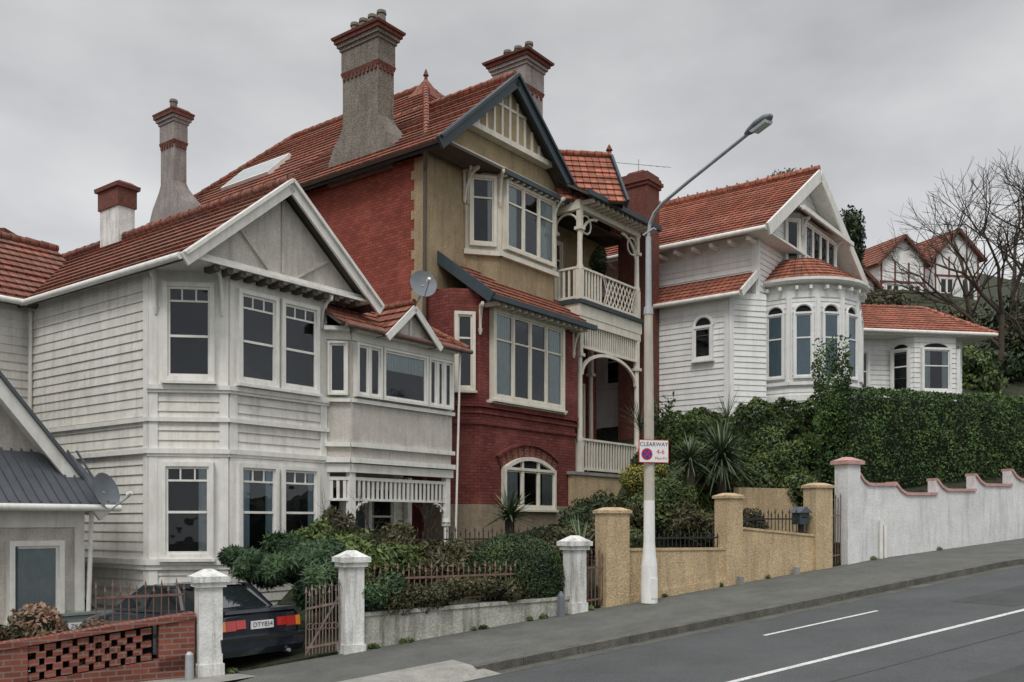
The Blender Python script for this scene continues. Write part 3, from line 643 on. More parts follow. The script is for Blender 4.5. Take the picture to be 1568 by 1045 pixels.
# skylight
def sl(F,S,t): return H(F,S,e+(F-18.85)*(rz-e)/(23.7-18.85))+V((-.606*.69,-.795*.69,.72))*t
f0,f1,s0,s1=20.75,21.75,26.5,29.2
o.hexa('skylight',TRIM,[sl(f0,s0,0),sl(f1,s0,0),sl(f1,s1,0),sl(f0,s1,0),sl(f0,s0,.16),sl(f1,s0,.16),sl(f1,s1,.16),sl(f0,s1,.16)])
o.face('skylight',GALV,[sl(f0+.08,s0+.08,.165),sl(f1-.08,s0+.08,.165),sl(f1-.08,s1-.08,.165),sl(f0+.08,s1-.08,.165)])
# corner roof set at 45 degrees
a0,a1=W(1.35,31.3,12.4),W(3.3,31.55,12.4); b0,b1=W(1.35,29.6,10.3),W(3.65,29.9,10.3); c0,c1=W(1.5,33.2,10.3),W(3.5,33.4,10.3)
for pts in ([b0,b1,a1,a0],[c0,c1,a1,a0]): o.slab('roof',SHADE,pts,.08); o.courses('roof',TILE3,pts,.33,.05)
o.ridge('roof',TILE3,a0+UP*.06,a1+UP*.06); o.beam('bargeboards',BLUE,b1+V((.06,0,-.05)),a1+V((.06,0,-.05)),.08,.3); o.face('gable',STUC,[b1,c1,a1])
o.cyl('roof',RBAND,a1,a1+UP*.25,.1,.06); o.cyl('roof',RBAND,a1+UP*.22,a1+UP*.42,.12,.02)
# balcony / verandah
pts=[H(24.6,15.75,10.35),H(29.1,15.75,10.35),H(29.1,18.5,11.9),H(24.6,18.5,11.9)]; o.slab('roof',SHADE,pts,.08); o.courses('roof',TILE,pts,.33,.04)
pbox(o,'gutters',BLUE,front(15.75),24.5,29.2,10.24,10.4,0,.12)
for s in np.arange(25,29,.3): o.box('brackets',CREAM,H,s,s+.08,15.8,16.25,10.16,10.28)
o.box('verandah',CREAM,H,24.85,28.75,16.22,16.4,10.0,10.3); o.box('verandah',CREAM,H,24.86,25.04,16.4,17.3,10.0,10.3)
o.box('verandah',CREAM,H,24.8,28.8,16.2,18.4,6.6,6.98); o.box('verandah',BLUE,H,24.74,28.86,16.1,18.4,6.98,7.1)
o.box('verandah',CREAM,H,24.85,28.75,16.22,16.4,6.35,6.6)
o.box('verandah',YWALL,H,24.3,28.9,16.15,18.4,-1.5,1.5); o.box('verandah',CONC,H,24.2,28.95,16.1,18.4,1.5,1.6)
o.box('back_wall',STUC,H,25,29.28,18.28,18.39,7.1,10.3)
def post(F,S,z0,z1,capz):
    o.box('verandah_posts',CREAM,H,F-.1,F+.1,S-.1,S+.1,z0,z0+1.0); o.cyl('verandah_posts',CREAM,H(F,S,z0+1.0),H(F,S,capz),.095,.08,10)
    o.cyl('verandah_posts',CREAM,H(F,S,z0+1.0),H(F,S,z0+1.12),.12,.12,10); o.box('verandah_posts',CREAM,H,F-.13,F+.13,S-.13,S+.13,capz,capz+.1); o.box('verandah_posts',CREAM,H,F-.08,F+.08,S-.08,S+.08,capz+.1,z1)
for F in (24.96,28.6):
    post(F,16.3,7.1,10.0,9.35); post(F,16.3,1.6,6.4,5.3)
post(24.96,17.3,7.1,10.0,9.35); post(28.6,18.2,1.6,6.4,5.3)
fv=front(16.3); sv=side(24.96)
for x0,sg in ((24.96,1),(28.6,-1)):
    z=9.95; c=fv.pt(x0+sg*1.0,z-1.0,0); arc(o,'verandah',CREAM,c,fv.d*(-sg),UP,.95,0,math.pi/2,.05); arc(o,'verandah',CREAM,fv.pt(x0+sg*.35,z-.35,0),fv.d*(-sg),UP,.3,0,2*math.pi,.03,10)
arc(o,'verandah',CREAM,sv.pt(-16.8,9.5,0),sv.d,UP,.45,0,math.pi,.04,8)
nA=16
for i in range(nA):
    t0=math.pi*i/nA;t1_=math.pi*(i+1)/nA
    f0=26.78-1.72*math.cos(t0);f1=26.78-1.72*math.cos(t1_); o.beam('verandah',CREAM,fv.pt(f0,4.75+.8*math.sin(t0),0),fv.pt(f1,4.75+.8*math.sin(t1_),0),.08,.10)
pbox(o,'verandah',CREAM,fv,25.0,28.55,5.6,5.68,-.04,.04)
s=25.1
while s<28.5: pbox(o,'verandah',CREAM,fv,s,s+.06,5.68,6.35,-.02,.02); s+=.14
def rail(pl,a,b,z0,z1,lat=False):
    pbox(o,'railing',CREAM,pl,a,b,z1-.07,z1,-.05,.05); pbox(o,'railing',CREAM,pl,a,b,z0+.08,z0+.16,-.04,.04)
    if lat:
        n=int((b-a)/.22)
        for i in range(n):
            x=a+(b-a)*(i+.5)/n
            for sg in(-1,1):
                xa=min(max(x-sg*.25,a),b); xb=min(max(x+sg*.25,a),b); o.beam('railing',CREAM,pl.pt(xa,z0+.16,.01*sg),pl.pt(xb,z1-.07,.01*sg),.02,.045)
    else:
        n=int((b-a)/.17)
        for i in range(n): x=a+(b-a)*(i+.5)/n; pbox(o,'railing',CREAM,pl,x-.035,x+.035,z0+.16,z1-.07,-.02,.02)
rail(fv,25.05,26.3,7.1,8.2); rail(fv,26.4,28.5,7.1,8.2,True); rail(sv,-17.2,-16.4,7.1,8.2); rail(fv,25.05,28.5,1.6,2.7); rail(sv,-17.6,-16.4,1.6,2.7)
bw=front(18.4)
window(o,front(18.28),25.6,26.6,7.3,9.6,rails=(.75,),cols=2,fm=CREAM,d=.03); window(o,bw,27.4,28.2,2.9,4.9,fm=CREAM)
pbox(o,'door',CREAM,bw,25.6,26.6,1.6,4.0,0,.08); window(o,bw,25.8,26.4,2.6,3.8,rails=(),d=.09,sill=False,fw=.03)
chimney(o,19.15,19.8,19.5,21.0,10.2,11.9,14.45,GREYR,.62,4)
chimney(o,19.2,19.7,29.9,30.75,10.2,12.3,14.75,MAUVE,.7,1,.2)
chimney(o,24.5,25.45,18.1,19.45,10.5,10.7,15.35,MAUVE,0,3,.27)
o.frus('chimneys',RBAND,H,(29.35,30.25,16.3,17.5),1,(29.35,30.25,16.3,17.5),12.1)
for k,(ee,z) in enumerate(((.06,12.1),(.12,12.22),(.06,12.34),(.0,12.46))): q=(29.35-ee,30.25+ee,16.3-ee,17.5+ee); o.frus('chimneys',RBAND,H,q,z,q,z+.12)
o.frus('chimneys',BRK2,H,(29.5,30.1,16.45,17.35),12.58,(29.6,30.0,16.6,17.2),12.75)
o.finish()
an=Obj('television_antenna'); b=H(29.8,16.9,12.7); an.cyl('mast',GALV,b,b+UP*.55,.015); an.cyl('boom',GALV,b+V((-1.0,0,.45)),b+V((1.2,.1,.3)),.012)
for k in range(8): c=b+V((-.8+.25*k,.02*k,.43-.017*k)); an.cyl('elements',GALV,c-V((.02,.3,.12)),c+V((.02,.3,.12)),.008)
an.finish()
# ================================================================ HOUSE 3 (white villa)
o=Obj('white_villa')
o.prism('walls',BOARD3,hp((31.3,13.0),(41,13.0),(41,24),(31.3,24)),0,10.2)
o.prism('walls',BOARD3,hp((30.3,13.6),(31.4,12.7),(31.4,22),(30.3,22)),0,8.0)
s3=side(31.3); s3b=side(30.3); f3=front(13.0)
boards(o,s3,-24,-13,7.5,9.9,BOARD3); boards(o,s3b,-22,-13.6,1,7.9,BOARD3); boards(o,f3,31.3,41,2,10.1,BOARD3); sg=seg(H(30.3,13.6),H(31.4,12.7)); boards(o,sg,0,1.42,1,7.9,BOARD3)
for pl,a in ((s3,-13.08),(f3,31.38),(s3b,-13.68),(sg,.08)): pbox(o,'trim',BOARD3,pl,a-.08,a+.08,1,9.9 if pl in(s3,f3) else 7.8,0,.05)
window(o,s3b,-14.85,-14.25,5.8,6.85,rails=(),fm=BOARD3,cur='n',sill=True); 
c=s3b.pt(-14.55,6.93,.05); arc(o,'window_frames',BOARD3,c,s3b.d,UP,.36,0,math.pi,.07,10)
o.add('windows',DARK,[s3b.pt(-14.55+.3*math.cos(t),6.94+.3*math.sin(t),.05) for t in np.linspace(0,math.pi,9)],[list(range(9))])
window(o,s3b,-18.5,-17.6,5.2,6.9,fm=BOARD3)
# lean-to roof
pts=[H(29.9,13.0,7.85),H(29.9,22.3,7.85),H(31.35,22.3,8.85),H(31.35,13.0,8.85)]; o.slab('roof',TRIM,pts,.1); o.courses('roof',TILE3,pts,.33,.04)
o.beam('bargeboards',TRIM,H(29.85,12.95,7.8),H(31.4,12.95,8.85),.07,.25); o.cyl('gutters',TRIM,H(29.85,13,7.8),H(29.85,22,7.8),.08)
lf=(30.5,10.15);ap=(35.7,13.55);rf=(41.6,10.4); gp=12.3
for a in (lf,rf):
    pts=[H(a[0],gp,a[1]),H(a[0],24.5,a[1]),H(ap[0],24.5,ap[1]),H(ap[0],gp,ap[1])]; o.slab('roof',TRIM,pts,.1); o.courses('roof',TILE3,pts,.33,.05)
    o.beam('bargeboards',TRIM,H(a[0],gp-.04,a[1]-.15),H(ap[0],gp-.04,ap[1]-.17),.08,.42)
o.ridge('roof',TILE3,H(ap[0],gp,ap[1]+.08),H(ap[0],24.5,ap[1]+.08),.14)
for k in range(28): q=H(ap[0],gp+.3+.44*k,ap[1]+.16); o.cyl('roof',TILE3,q,q+UP*.13,.06,.03,6)
o.cyl('gutters',TRIM,H(30.42,gp,10.05),H(30.42,24.4,10.05),.09)
for k in range(16): s=13+.7*k; o.box('brackets',TRIM,H,30.6,31.3,s,s+.1,9.8,9.92)
o.prism('soffit',TRIM,hp((30.5,12.4),(41.4,12.4),(41.4,13.1),(30.5,13.1)),10.02,10.1)
g3=front(12.95); o.courses('gable',BOARD3,[g3.pt(31.2,10.15),g3.pt(41,10.15),g3.pt(35.75,13.35)],.2,.03,g3.n,.002)
# gable bay window with hood
bb=hp((33.7,13.0),(34.3,12.55),(38.2,12.55),(38.8,13.0)); o.prism('gable_bay',BOARD3,bb,8.6,11.6)
window(o,front(12.55),34.55,37.9,9.75,11.25,cols=4,rails=(),fm=TRIM,cur='n',d=.03); sq=seg(bb[0],bb[1]); window(o,sq,.14,.6,9.75,11.25,rails=(),fm=TRIM)
pts=[H(33.4,12.1,11.55),H(39.2,12.1,11.55),H(38.9,13,12.1),H(33.7,13,12.1)]; o.slab('roof',TRIM,pts,.08); o.beam('bargeboards',TRIM,H(33.4,12.1,11.5),H(39.2,12.1,11.5),.08,.16)
for F in (34.4,38.1): bracket(o,front(12.55),F,11.45,.6,.35,TRIM)
# bow
bc=H(34.3,12.6); R=2.15; cam=math.atan2(-34.9,-10.77); NB=14
angs=[cam-.15+ (i-NB/2)*(2*math.pi/NB) for i in range(NB+1)]
ring=[bc+V((R*math.cos(a),R*math.sin(a),0)) for a in angs[:-1]]; o.prism('bow',BOARD3,ring,.5,8.45)
for i in range(NB):
    a=ring[i];b=ring[(i+1)%NB]; pl=seg(a,b); w=(b-a).length
    mid=(a+b)/2-bc
    if mid.dot(V((-.3,-1,0)))<-.3*R: continue
    boards(o,pl,0,w,.8,8.2,BOARD3,part='bow')
    for z,h,d in ((4.85,.12,.12),(4.3,.2,.06),(7.95,.35,.05),(3.9,.06,.05)): pbox(o,'bow',BOARD3,pl,-.02,w+.02,z,z+h,0,d)
    pbox(o,'bow',BOARD3,pl,-.07,.09,4.9,7.95,0,.06); pbox(o,'bow',BOARD3,pl,w-.09,w+.07,4.9,7.95,0,.061)
    window(o,pl,.2,w-.2,5.15,7.35,rails=(.62,),fm=BOARD3,cur='f',curm=CURTB,d=.03,fw=.07,sill=False)
    o.add('windows',DARK,[pl.pt(w/2+(w/2-.2)*math.cos(t),7.40+.26*math.sin(t),.06) for t in np.linspace(0,math.pi,9)],[list(range(9))])
    pts=[pl.pt(w/2+(w/2-.16)*math.cos(t),7.40+.3*math.sin(t),.09) for t in np.linspace(0,math.pi,9)]; o.tube('window_frames',BOARD3,pts,.05)
    for k in (.25,.75): pbox(o,'bow',TRIM,pl,w*k-.05,w*k+.05,8.2,8.32,0,.28)
n=28
def rp(r,z,i): t=2*math.pi*i/n; return bc+V((r*math.cos(t),r*math.sin(t),z))
prof=[(2.42,8.42),(2.5,8.5),(2.5,8.6),(2.42,8.6)]
for i in range(n):
    for (ra,za),(rb,zb) in zip(prof[:-1],prof[1:]): o.face('gutters',TRIM,[rp(ra,za,i),rp(ra,za,i+1),rp(rb,zb,i+1),rp(rb,zb,i)])
    o.face('gutters',TRIM,[rp(2.0,8.42,i),rp(2.0,8.42,i+1),rp(2.42,8.42,i+1),rp(2.42,8.42,i)])
    o.courses('roof',TILE3,[rp(2.42,8.6,i),rp(2.42,8.6,i+1),rp(.9,9.65,i+1),rp(.9,9.65,i)],.3,.04)
# right wing
def X(a,b,z=0): return W(13.2,37.6)+V((.991,.134,0))*a+V((-.134,.991,0))*b+V((0,0,z))
wg=[X(0,.0),X(5.4,.0),X(5.4,5),X(0,5)]; o.prism('wing',BOARD3,wg,1,7.6)
px=seg(X(0,0),X(5.4,0)); boards(o,px,0,5.4,2,7.5,BOARD3,part='wing')
by=[X(2.2,0),X(2.8,-.8),X(4.6,-.8),X(5.2,0)]; o.prism('wing',BOARD3,by,1,7.6)
for a,b,ins in ((by[0],by[1],.2),(by[1],by[2],.35),(by[2],by[3],.2)):
    pl=seg(a,b); w=(b-a).length; boards(o,pl,0,w,2,7.4,BOARD3,part='wing'); window(o,pl,ins,w-ins,5.3,6.9,rails=(.6,),fm=BOARD3,cur='lr' if ins>.3 else 'n'); 
    o.add('windows',DARK,[pl.pt(w/2+(w/2-ins)*math.cos(t),6.95+.22*math.sin(t),.07) for t in np.linspace(0,math.pi,9)],[list(range(9))])
window(o,px,.6,1.2,5.3,6.9,fm=BOARD3)
q0=[X(-.6,-1.1,7.6),X(6.2,-1.1,7.55),X(6.2,5.4,7.6),X(-.6,5.4,7.6)]; k0=X(.6,2.2,9.3);k1=X(5.0,2.2,9.3)
for pts in ([q0[0],q0[1],k1,k0],[q0[1],q0[2],k1],[q0[2],q0[3],k0,k1],[q0[3],q0[0],k0]): o.slab('roof',TRIM,pts,.12); o.courses('roof',TILE3,pts,.33,.04)
o.ridge('roof',TILE3,k0,k1); o.ridge('roof',TILE3,q0[1],k1); o.ridge('roof',TILE3,q0[0],k0); o.cyl('gutters',TRIM,q0[0]-UP*.02,q0[1]-UP*.02,.08)
o.prism('soffit',TRIM,[X(-.4,-1.0),X(6.1,-1.0),X(6.1,5.3),X(-.4,5.3)],7.44,7.5)
o.finish()
# ================================================================ cottage on the left
o=Obj('grey_roofed_cottage')
o.prism('walls',ROUGH,hp((2,18.0),(9.5,18.0),(9.5,19.2),(2,19.2)),-3.3,.35); o.prism('walls',ROUGH,hp((2,18.62),(9.5,18.62),(9.5,26),(2,26)),-3.3,.6)
fc=front(18.0); pbox(o,'trim',TRIM,fc,9.34,9.54,-3,.3,-.02,.04); pbox(o,'trim',TRIM,fc,2,9.5,-.1,.3,0,.05)
window(o,fc,8.15,8.98,-1.75,-.45,rails=(),cur='f',curm=CURT,cols=1,fm=TRIM,fw=.1); pbox(o,'window_frames',BLUE,fc,8.13,8.2,-1.75,-.45,.1,.15)
pts=[H(2,17.5,.32),H(9.95,17.5,.32),H(9.6,18.65,1.4),H(2,18.65,1.4)]; o.slab('roof',TRIM,pts,.1); o.courses('roof',GREYM,pts,5,.03)
s=2
while s<9.9: o.beam('roof',GREYM,H(s,17.5,.38),H(s*.995,18.65,1.46),.03,.04); s+=.19
o.cyl('gutters',TRIM,H(2,17.45,.28),H(10,17.45,.28),.07)
o.cyl('gutters',TRIM,H(9.6,17.8,.2),H(9.58,17.95,-3),.045)
lf=(10.05,.25);ap=(6.3,4.65)
o.face('gable',ROUGH,[H(3,18.6,.5),H(9.8,18.6,.5),H(6.3,18.6,4.5)])
for a in (lf,(2.55,.25)):
    pts=[H(a[0],18.15,a[1]),H(a[0],26,a[1]),H(ap[0],26,ap[1]),H(ap[0],18.15,ap[1])]; o.slab('roof',TRIM,pts,.1); o.courses('roof',GREYM,pts,.4,.02)
    o.beam('bargeboards',TRIM,H(a[0],18.1,a[1]-.12),H(ap[0],18.1,ap[1]-.12),.07,.3); o.beam('bargeboards',GREYM,H(a[0],18.07,a[1]+.06),H(ap[0],18.07,ap[1]+.06),.14,.06)
o.finish()
# ================================================================ boundary walls, pillars
def pillar(name,L,w,wd,z0,z1,mat=PILL):
    p=Obj(name); h=wd/2
    p.box('shaft',mat,T,L-h,L+h,w-h,w+h,z0-.3,z1-.28); p.box('shaft',mat,T,L-h-.025,L+h+.025,w-h-.025,w+h+.025,z0-.3,z0+.22)
    p.box('cap',mat,T,L-h-.05,L+h+.05,w-h-.05,w+h+.05,z1-.28,z1-.2); p.box('cap',mat,T,L-h-.09,L+h+.09,w-h-.09,w+h+.09,z1-.2,z1-.11)
    p.frus('cap',mat,T,(L-h-.07,L+h+.07,w-h-.07,w+h+.07),z1-.11,(L-.06,L+.06,w-.06,w+.06),z1); p.finish()
pillar('gate_pillar',0,-.05,.36,-2.45,-.74); pillar('gate_pillar',2.38,-.05,.34,-2.3,-.48); pillar('gate_pillar',6.98,-.05,.33,-1.79,-.26)
o=Obj('brick_garden_wall')
o.slope_box('base',BRKF,T,-9,-2.55,-.25,0,-3.6,-3.0,-2.50,-1.78); o.slope_box('base',BRKF,T,-2.55,-.22,-.25,0,-3.1,-2.8,-2.32,-2.06)
o.slope_box('base',BRKF,T,-.75,-.22,-.25,0,-2.3,-2.3,-1.56,-1.49)
for row in range(5):
    L=-2.55+(row%2)*.11
    while L<-.95:
        z=-2.3+row*.1+(L+2.55)*.11; o.slope_box('honeycomb',BRKF,T,L,L+.13 if row%2 else L+.15,-.22,-.02,z,z+.015,z+.095,z+.11); L+=.22
o.slope_box('coping',BRKF,T,-2.6,-.22,-.29,.03,-1.79,-1.51,-1.70,-1.42); o.slope_box('coping',BRKF,T,-9,-2.6,-.29,.03,-2.5,-1.79,-2.41,-1.70)
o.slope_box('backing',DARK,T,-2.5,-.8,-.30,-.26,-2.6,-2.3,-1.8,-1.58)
o.finish()
o=Obj('low_garden_wall'); o.slope_box('wall',OLDW,T,2.56,6.8,-.22,0,-2.6,-2.0,-1.62,-1.5); o.slope_box('coping',OLDW,T,2.56,6.8,-.26,.03,-1.62,-1.5,-1.55,-1.44); o.finish()
def fence(name,L0,L1,w,zb,zt,sp,mat,r=.011,spear=True):
    o=Obj(name); n=int((L1-L0)/sp)
    for i in range(n+1):
        L=L0+(L1-L0)*i/n; a,b=zb(L),zt(L)-(0 if i%2==0 else .08)+random.uniform(-.012,.012); j=random.uniform(-.008,.008); o.cyl('pickets',mat,T(L,w,a),T(L+j,w+j,b),r,r,5)
        if spear: o.cyl('finials',mat,T(L+j,w+j,b-.02),T(L+j,w+j,b+.09),r*2.2,.002,5)
    for k in (.12,.72): o.beam('rails',mat,T(L0,w,zb(L0)+(zt(L0)-zb(L0))*k),T(L1,w,zb(L1)+(zt(L1)-zb(L1))*k),.03,.035)
    return o
fence('iron_fence',2.6,5.9,-.12,lambda L:-1.55+.02*L,lambda L:-.80+.0*L,.11,RUST,.013).finish()
fence('iron_fence',-1.6,-.3,-.4,lambda L:-1.6+.02*L,lambda L:-.98,.11,RUST).finish()
o=fence('garden_gate',1.58,2.16,-.05,lambda L:zs(L)+.06,lambda L:-1.22+.16*(L-1.1),.055,RUSTW,.011)
for i in range(5): # scrollwork
    c=T(1.65+.11*i,-.05,-1.75); arc(o,'scrolls',RUSTW,c,T(1,0)-T(0,0),UP,.055,0,2*math.pi,.008,10)
o.beam('rails',RUSTW,T(1.58,-.05,-2.2),T(2.16,-.05,-1.25),.02,.03); o.finish()
fence('garden_gate',7.2,7.65,-.05,lambda L:zs(L)+.05,lambda L:-.6,.09,RUST,.012).finish()
fence('iron_fence',8.35,10.75,-.12,lambda L:-.62,lambda L:-.22,.11,IRON).finish(); fence('iron_fence',11.35,13.5,-.12,lambda L:-.3,lambda L:.22,.11,IRON).finish()
fence('iron_fence',5,9,-4.2,lambda L:-.9,lambda L:-.2,.12,IRON).finish(); fence('garden_gate',14.25,14.6,-.1,lambda L:zs(L)+.05,lambda L:.6,.07,RUST).finish()
o=Obj('rendered_garden_wall')
for a,b,z0 in ((7.66,8.24,.26),(10.85,11.32,.6),(13.6,14.15,.88)):
    o.box('piers',YWALL,T,a,b,-.32,.06,zs(a)-.4,z0-.08); o.box('piers',YWALL,T,a-.04,b+.04,-.36,.10,z0-.08,z0-.02); o.frus('piers',YWALL,T,(a-.03,b+.03,-.35,.09),z0-.02,(a+.12,b-.12,-.2,-.06),z0+.04)
o.slope_box('wall',YWALL,T,8.24,10.85,-.22,0,-2.1,-1.8,-.58,-.60); o.slope_box('wall',YWALL,T,11.32,13.6,-.22,0,-1.7,-1.4,-.15,-.33)
o.slope_box('coping',YWALL,T,8.24,10.85,-.25,.025,-.58,-.60,-.53,-.55); o.slope_box('coping',YWALL,T,11.32,13.6,-.25,.025,-.15,-.33,-.10,-.28)
o.slope_box('plinth',YWALL,T,8.24,10.85,0,.05,-2.1,-1.8,zs(8.24)+.16,zs(10.85)+.16); o.box('rear_wall',YWALL,T,12.9,14.9,-1.9,-1.7,-1,.85)
o.finish()
o=Obj('stepped_boundary_wall')
o.box('pier',WALLW,T,14.68,15.12,-.34,.05,-1.3,1.38); o.box('pier_cap',PINK,T,14.6,15.2,-.4,.12,1.38,1.47); o.frus('pier_cap',PINK,T,(14.62,15.18,-.38,.1),1.47,(14.8,15.0,-.2,-.1),1.56)
x=15.12; z=.95; tops=[]; k=0
while x<45:
    w=1.32+(0.28 if k else 0); n=8
    for i in range(n):
        t0,t1=i/n,(i+1)/n
        zz=lambda t: z+.27*(1-min(1,t*3.2))**2+.03*t
        tops.append((x+w*t0,x+w*t1,zz(t0)-.08,zz(t1)-.08))
    x+=w; z=interp(x,[15.12,16.5,18.2,19.8,21.4,30,45],[.78,.74,.88,1.05,1.22,2.0,3.1]); k+=1
for a,b,c,d in tops:
    o.slope_box('wall',WALLW,T,a,b,-.25,0,zs(a)-.5,zs(b)-.5,c,d); o.slope_box('coping',PINK,T,a,b,-.29,.05,c,d,c+.07,d+.07)
for L in (15.85,16.0): o.cyl('pipes',TRIM,T(L,.06,zs(L)),T(L,.06,zs(L)+.95-(L-15.85)),.045)
o.finish()
b=Obj('steel_bollard'); b.cyl('body',GALV,T(-.35,.25,zs(-.35)),T(-.35,.25,zs(-.35)+.45),.07,.06); b.cyl('top',GALV,T(-.35,.25,zs(-.35)+.45),T(-.35,.25,zs(-.35)+.49),.06,.03); b.finish()
for L,w,h in ((6.55,.12,.48),(8.62,.15,.18),(11.2,.12,.2),(12.9,.12,.2)):
    b=Obj('marker_post'); mm=CONC if h<.3 else DISH
    b.frus('body',mm,T,(L-.07,L+.07,w-.06,w+.06),zs(L)-.1,(L-.055,L+.055,w-.05,w+.05),zs(L)+h*.8); b.frus('top',mm,T,(L-.055,L+.055,w-.05,w+.05),zs(L)+h*.8,(L-.01,L+.01,w-.01,w+.01),zs(L)+h); b.finish()
b=Obj('letterbox'); b.box('box',BLUE,T,13.2,13.5,-.3,-.05,-.05,.22); b.frus('roof',GREYM,T,(13.15,13.55,-.35,0),.22,(13.33,13.37,-.35,0),.36); b.box('slot',DARK,T,13.26,13.44,-.049,-.045,.1,.13); b.box('post',IRON,T,13.32,13.38,-.2,-.14,-.35,-.05); b.finish()
# ================================================================ street lamp + sign
o=Obj('street_lamp'); L,w=8.47,.4; b=zs(L)
prof=[(0,.17),(.35,.17),(.75,.16),(.95,.135),(1.2,.115),(2.05,.11)]
for (h0,r0_),(h1,r1_) in zip(prof[:-1],prof[1:]): o.cyl('base',POLEW,T(L,w,b+h0),T(L,w,b+h1),r0_,r1_,16)
o.cyl('column',POLEM,T(L,w,b+2.05),T(L-.02,w,4.2),.11,.085,14); o.cyl('collar',GALV,T(L-.02,w,4.15),T(L-.02,w,4.3),.10,.09); o.cyl('column',GALV,T(L-.02,w,4.3),T(L-.02,w,5.7),.065,.055,12)
o.box('service_door',POLEW,T,L-.07,L+.07,w+.1,w+.178,b+.1,b+.5)
path=[T(L-.02,w,5.7),T(L-.02,w+.04,5.95),T(L-.02,w+.18,6.12),T(L-.02,w+.45,6.25),T(L-.02,w+1.2,6.43),T(L,w+2.75,6.78)]; o.tube('arm',GALV,path,.035,8)
o.beam('clamp',GALV,T(L-.05,w-.1,5.75),T(L+.05,w+.12,5.85),.12,.03)
h0=T(L,w+2.7,6.78); dd=(T(0,1)-T(0,0)+UP*.18).normalized()
ax=dd.cross(UP).normalized(); uu=ax.cross(dd)
rings=[(0,.05,.05),(.12,.09,.08),(.3,.13,.10),(.5,.12,.09),(.6,.05,.04)]; n=12; vs=[]
for s_,rw,rh in rings:
    for j in range(n): t=2*math.pi*j/n; vs.append(h0+dd*s_+ax*rw*math.cos(t)+uu*rh*math.sin(t)*(1 if math.sin(t)>0 else .6))
o.add('lantern',DISH,vs,[[k*n+j,k*n+(j+1)%n,(k+1)*n+(j+1)%n,(k+1)*n+j] for k in range(4) for j in range(n)]+[list(range(4*n,5*n))],True)
o.frus('lens',CURT,lambda a,b_,z:h0+dd*a+ax*b_+uu*z,(.2,.52,-.08,.08),-.09,(.16,.54,-.1,.1),-.05)
o.finish()
SW=plain('sign_white',(.8,.8,.8),.4,.03); SR=plain('sign_red',(.55,.03,.03),.4,.03); SB=plain('sign_blue',(.03,.06,.35),.4,.03); SK=plain('sign_black',(.02,.02,.02),.5,.03)
o=Obj('clearway_sign'); pl=Pl(T(L,w+.14),(.966,.259)); z=1.41
pbox(o,'plate',SR,pl,-.32,.32,z-.23,z+.23,0,.012); pbox(o,'plate',SW,pl,-.305,.305,z-.215,z+.215,.012,.015)
o.text('CLEARWAY',.115,pl,0,z+.135,.019,SK); o.text('4-6',.13,pl,.14,z-.01,.019,SR); o.text('Mon-Fri',.08,pl,.15,z-.14,.019,SR)
for rr,mm,dd_ in ((.12,SR,.017),(.09,SB,.019)): o.add('roundel',mm,[pl.pt(-.15+rr*math.cos(t),z-.06+rr*math.sin(t),dd_) for t in np.linspace(0,2*math.pi,25)[:-1]],[list(range(24))])
for a in (1,-1): o.beam('roundel',SR,pl.pt(-.15-.07,z-.06-.07*a,.022),pl.pt(-.15+.07,z-.06+.07*a,.022),.004,.022)
o.box('clamp',GALV,lambda a,b_,zz:pl.pt(a,zz,b_),-.12,.12,-.05,0,z+.08,z+.11); o.box('clamp',GALV,lambda a,b_,zz:pl.pt(a,zz,b_),-.12,.12,-.05,0,z-.11,z-.08); o.finish()
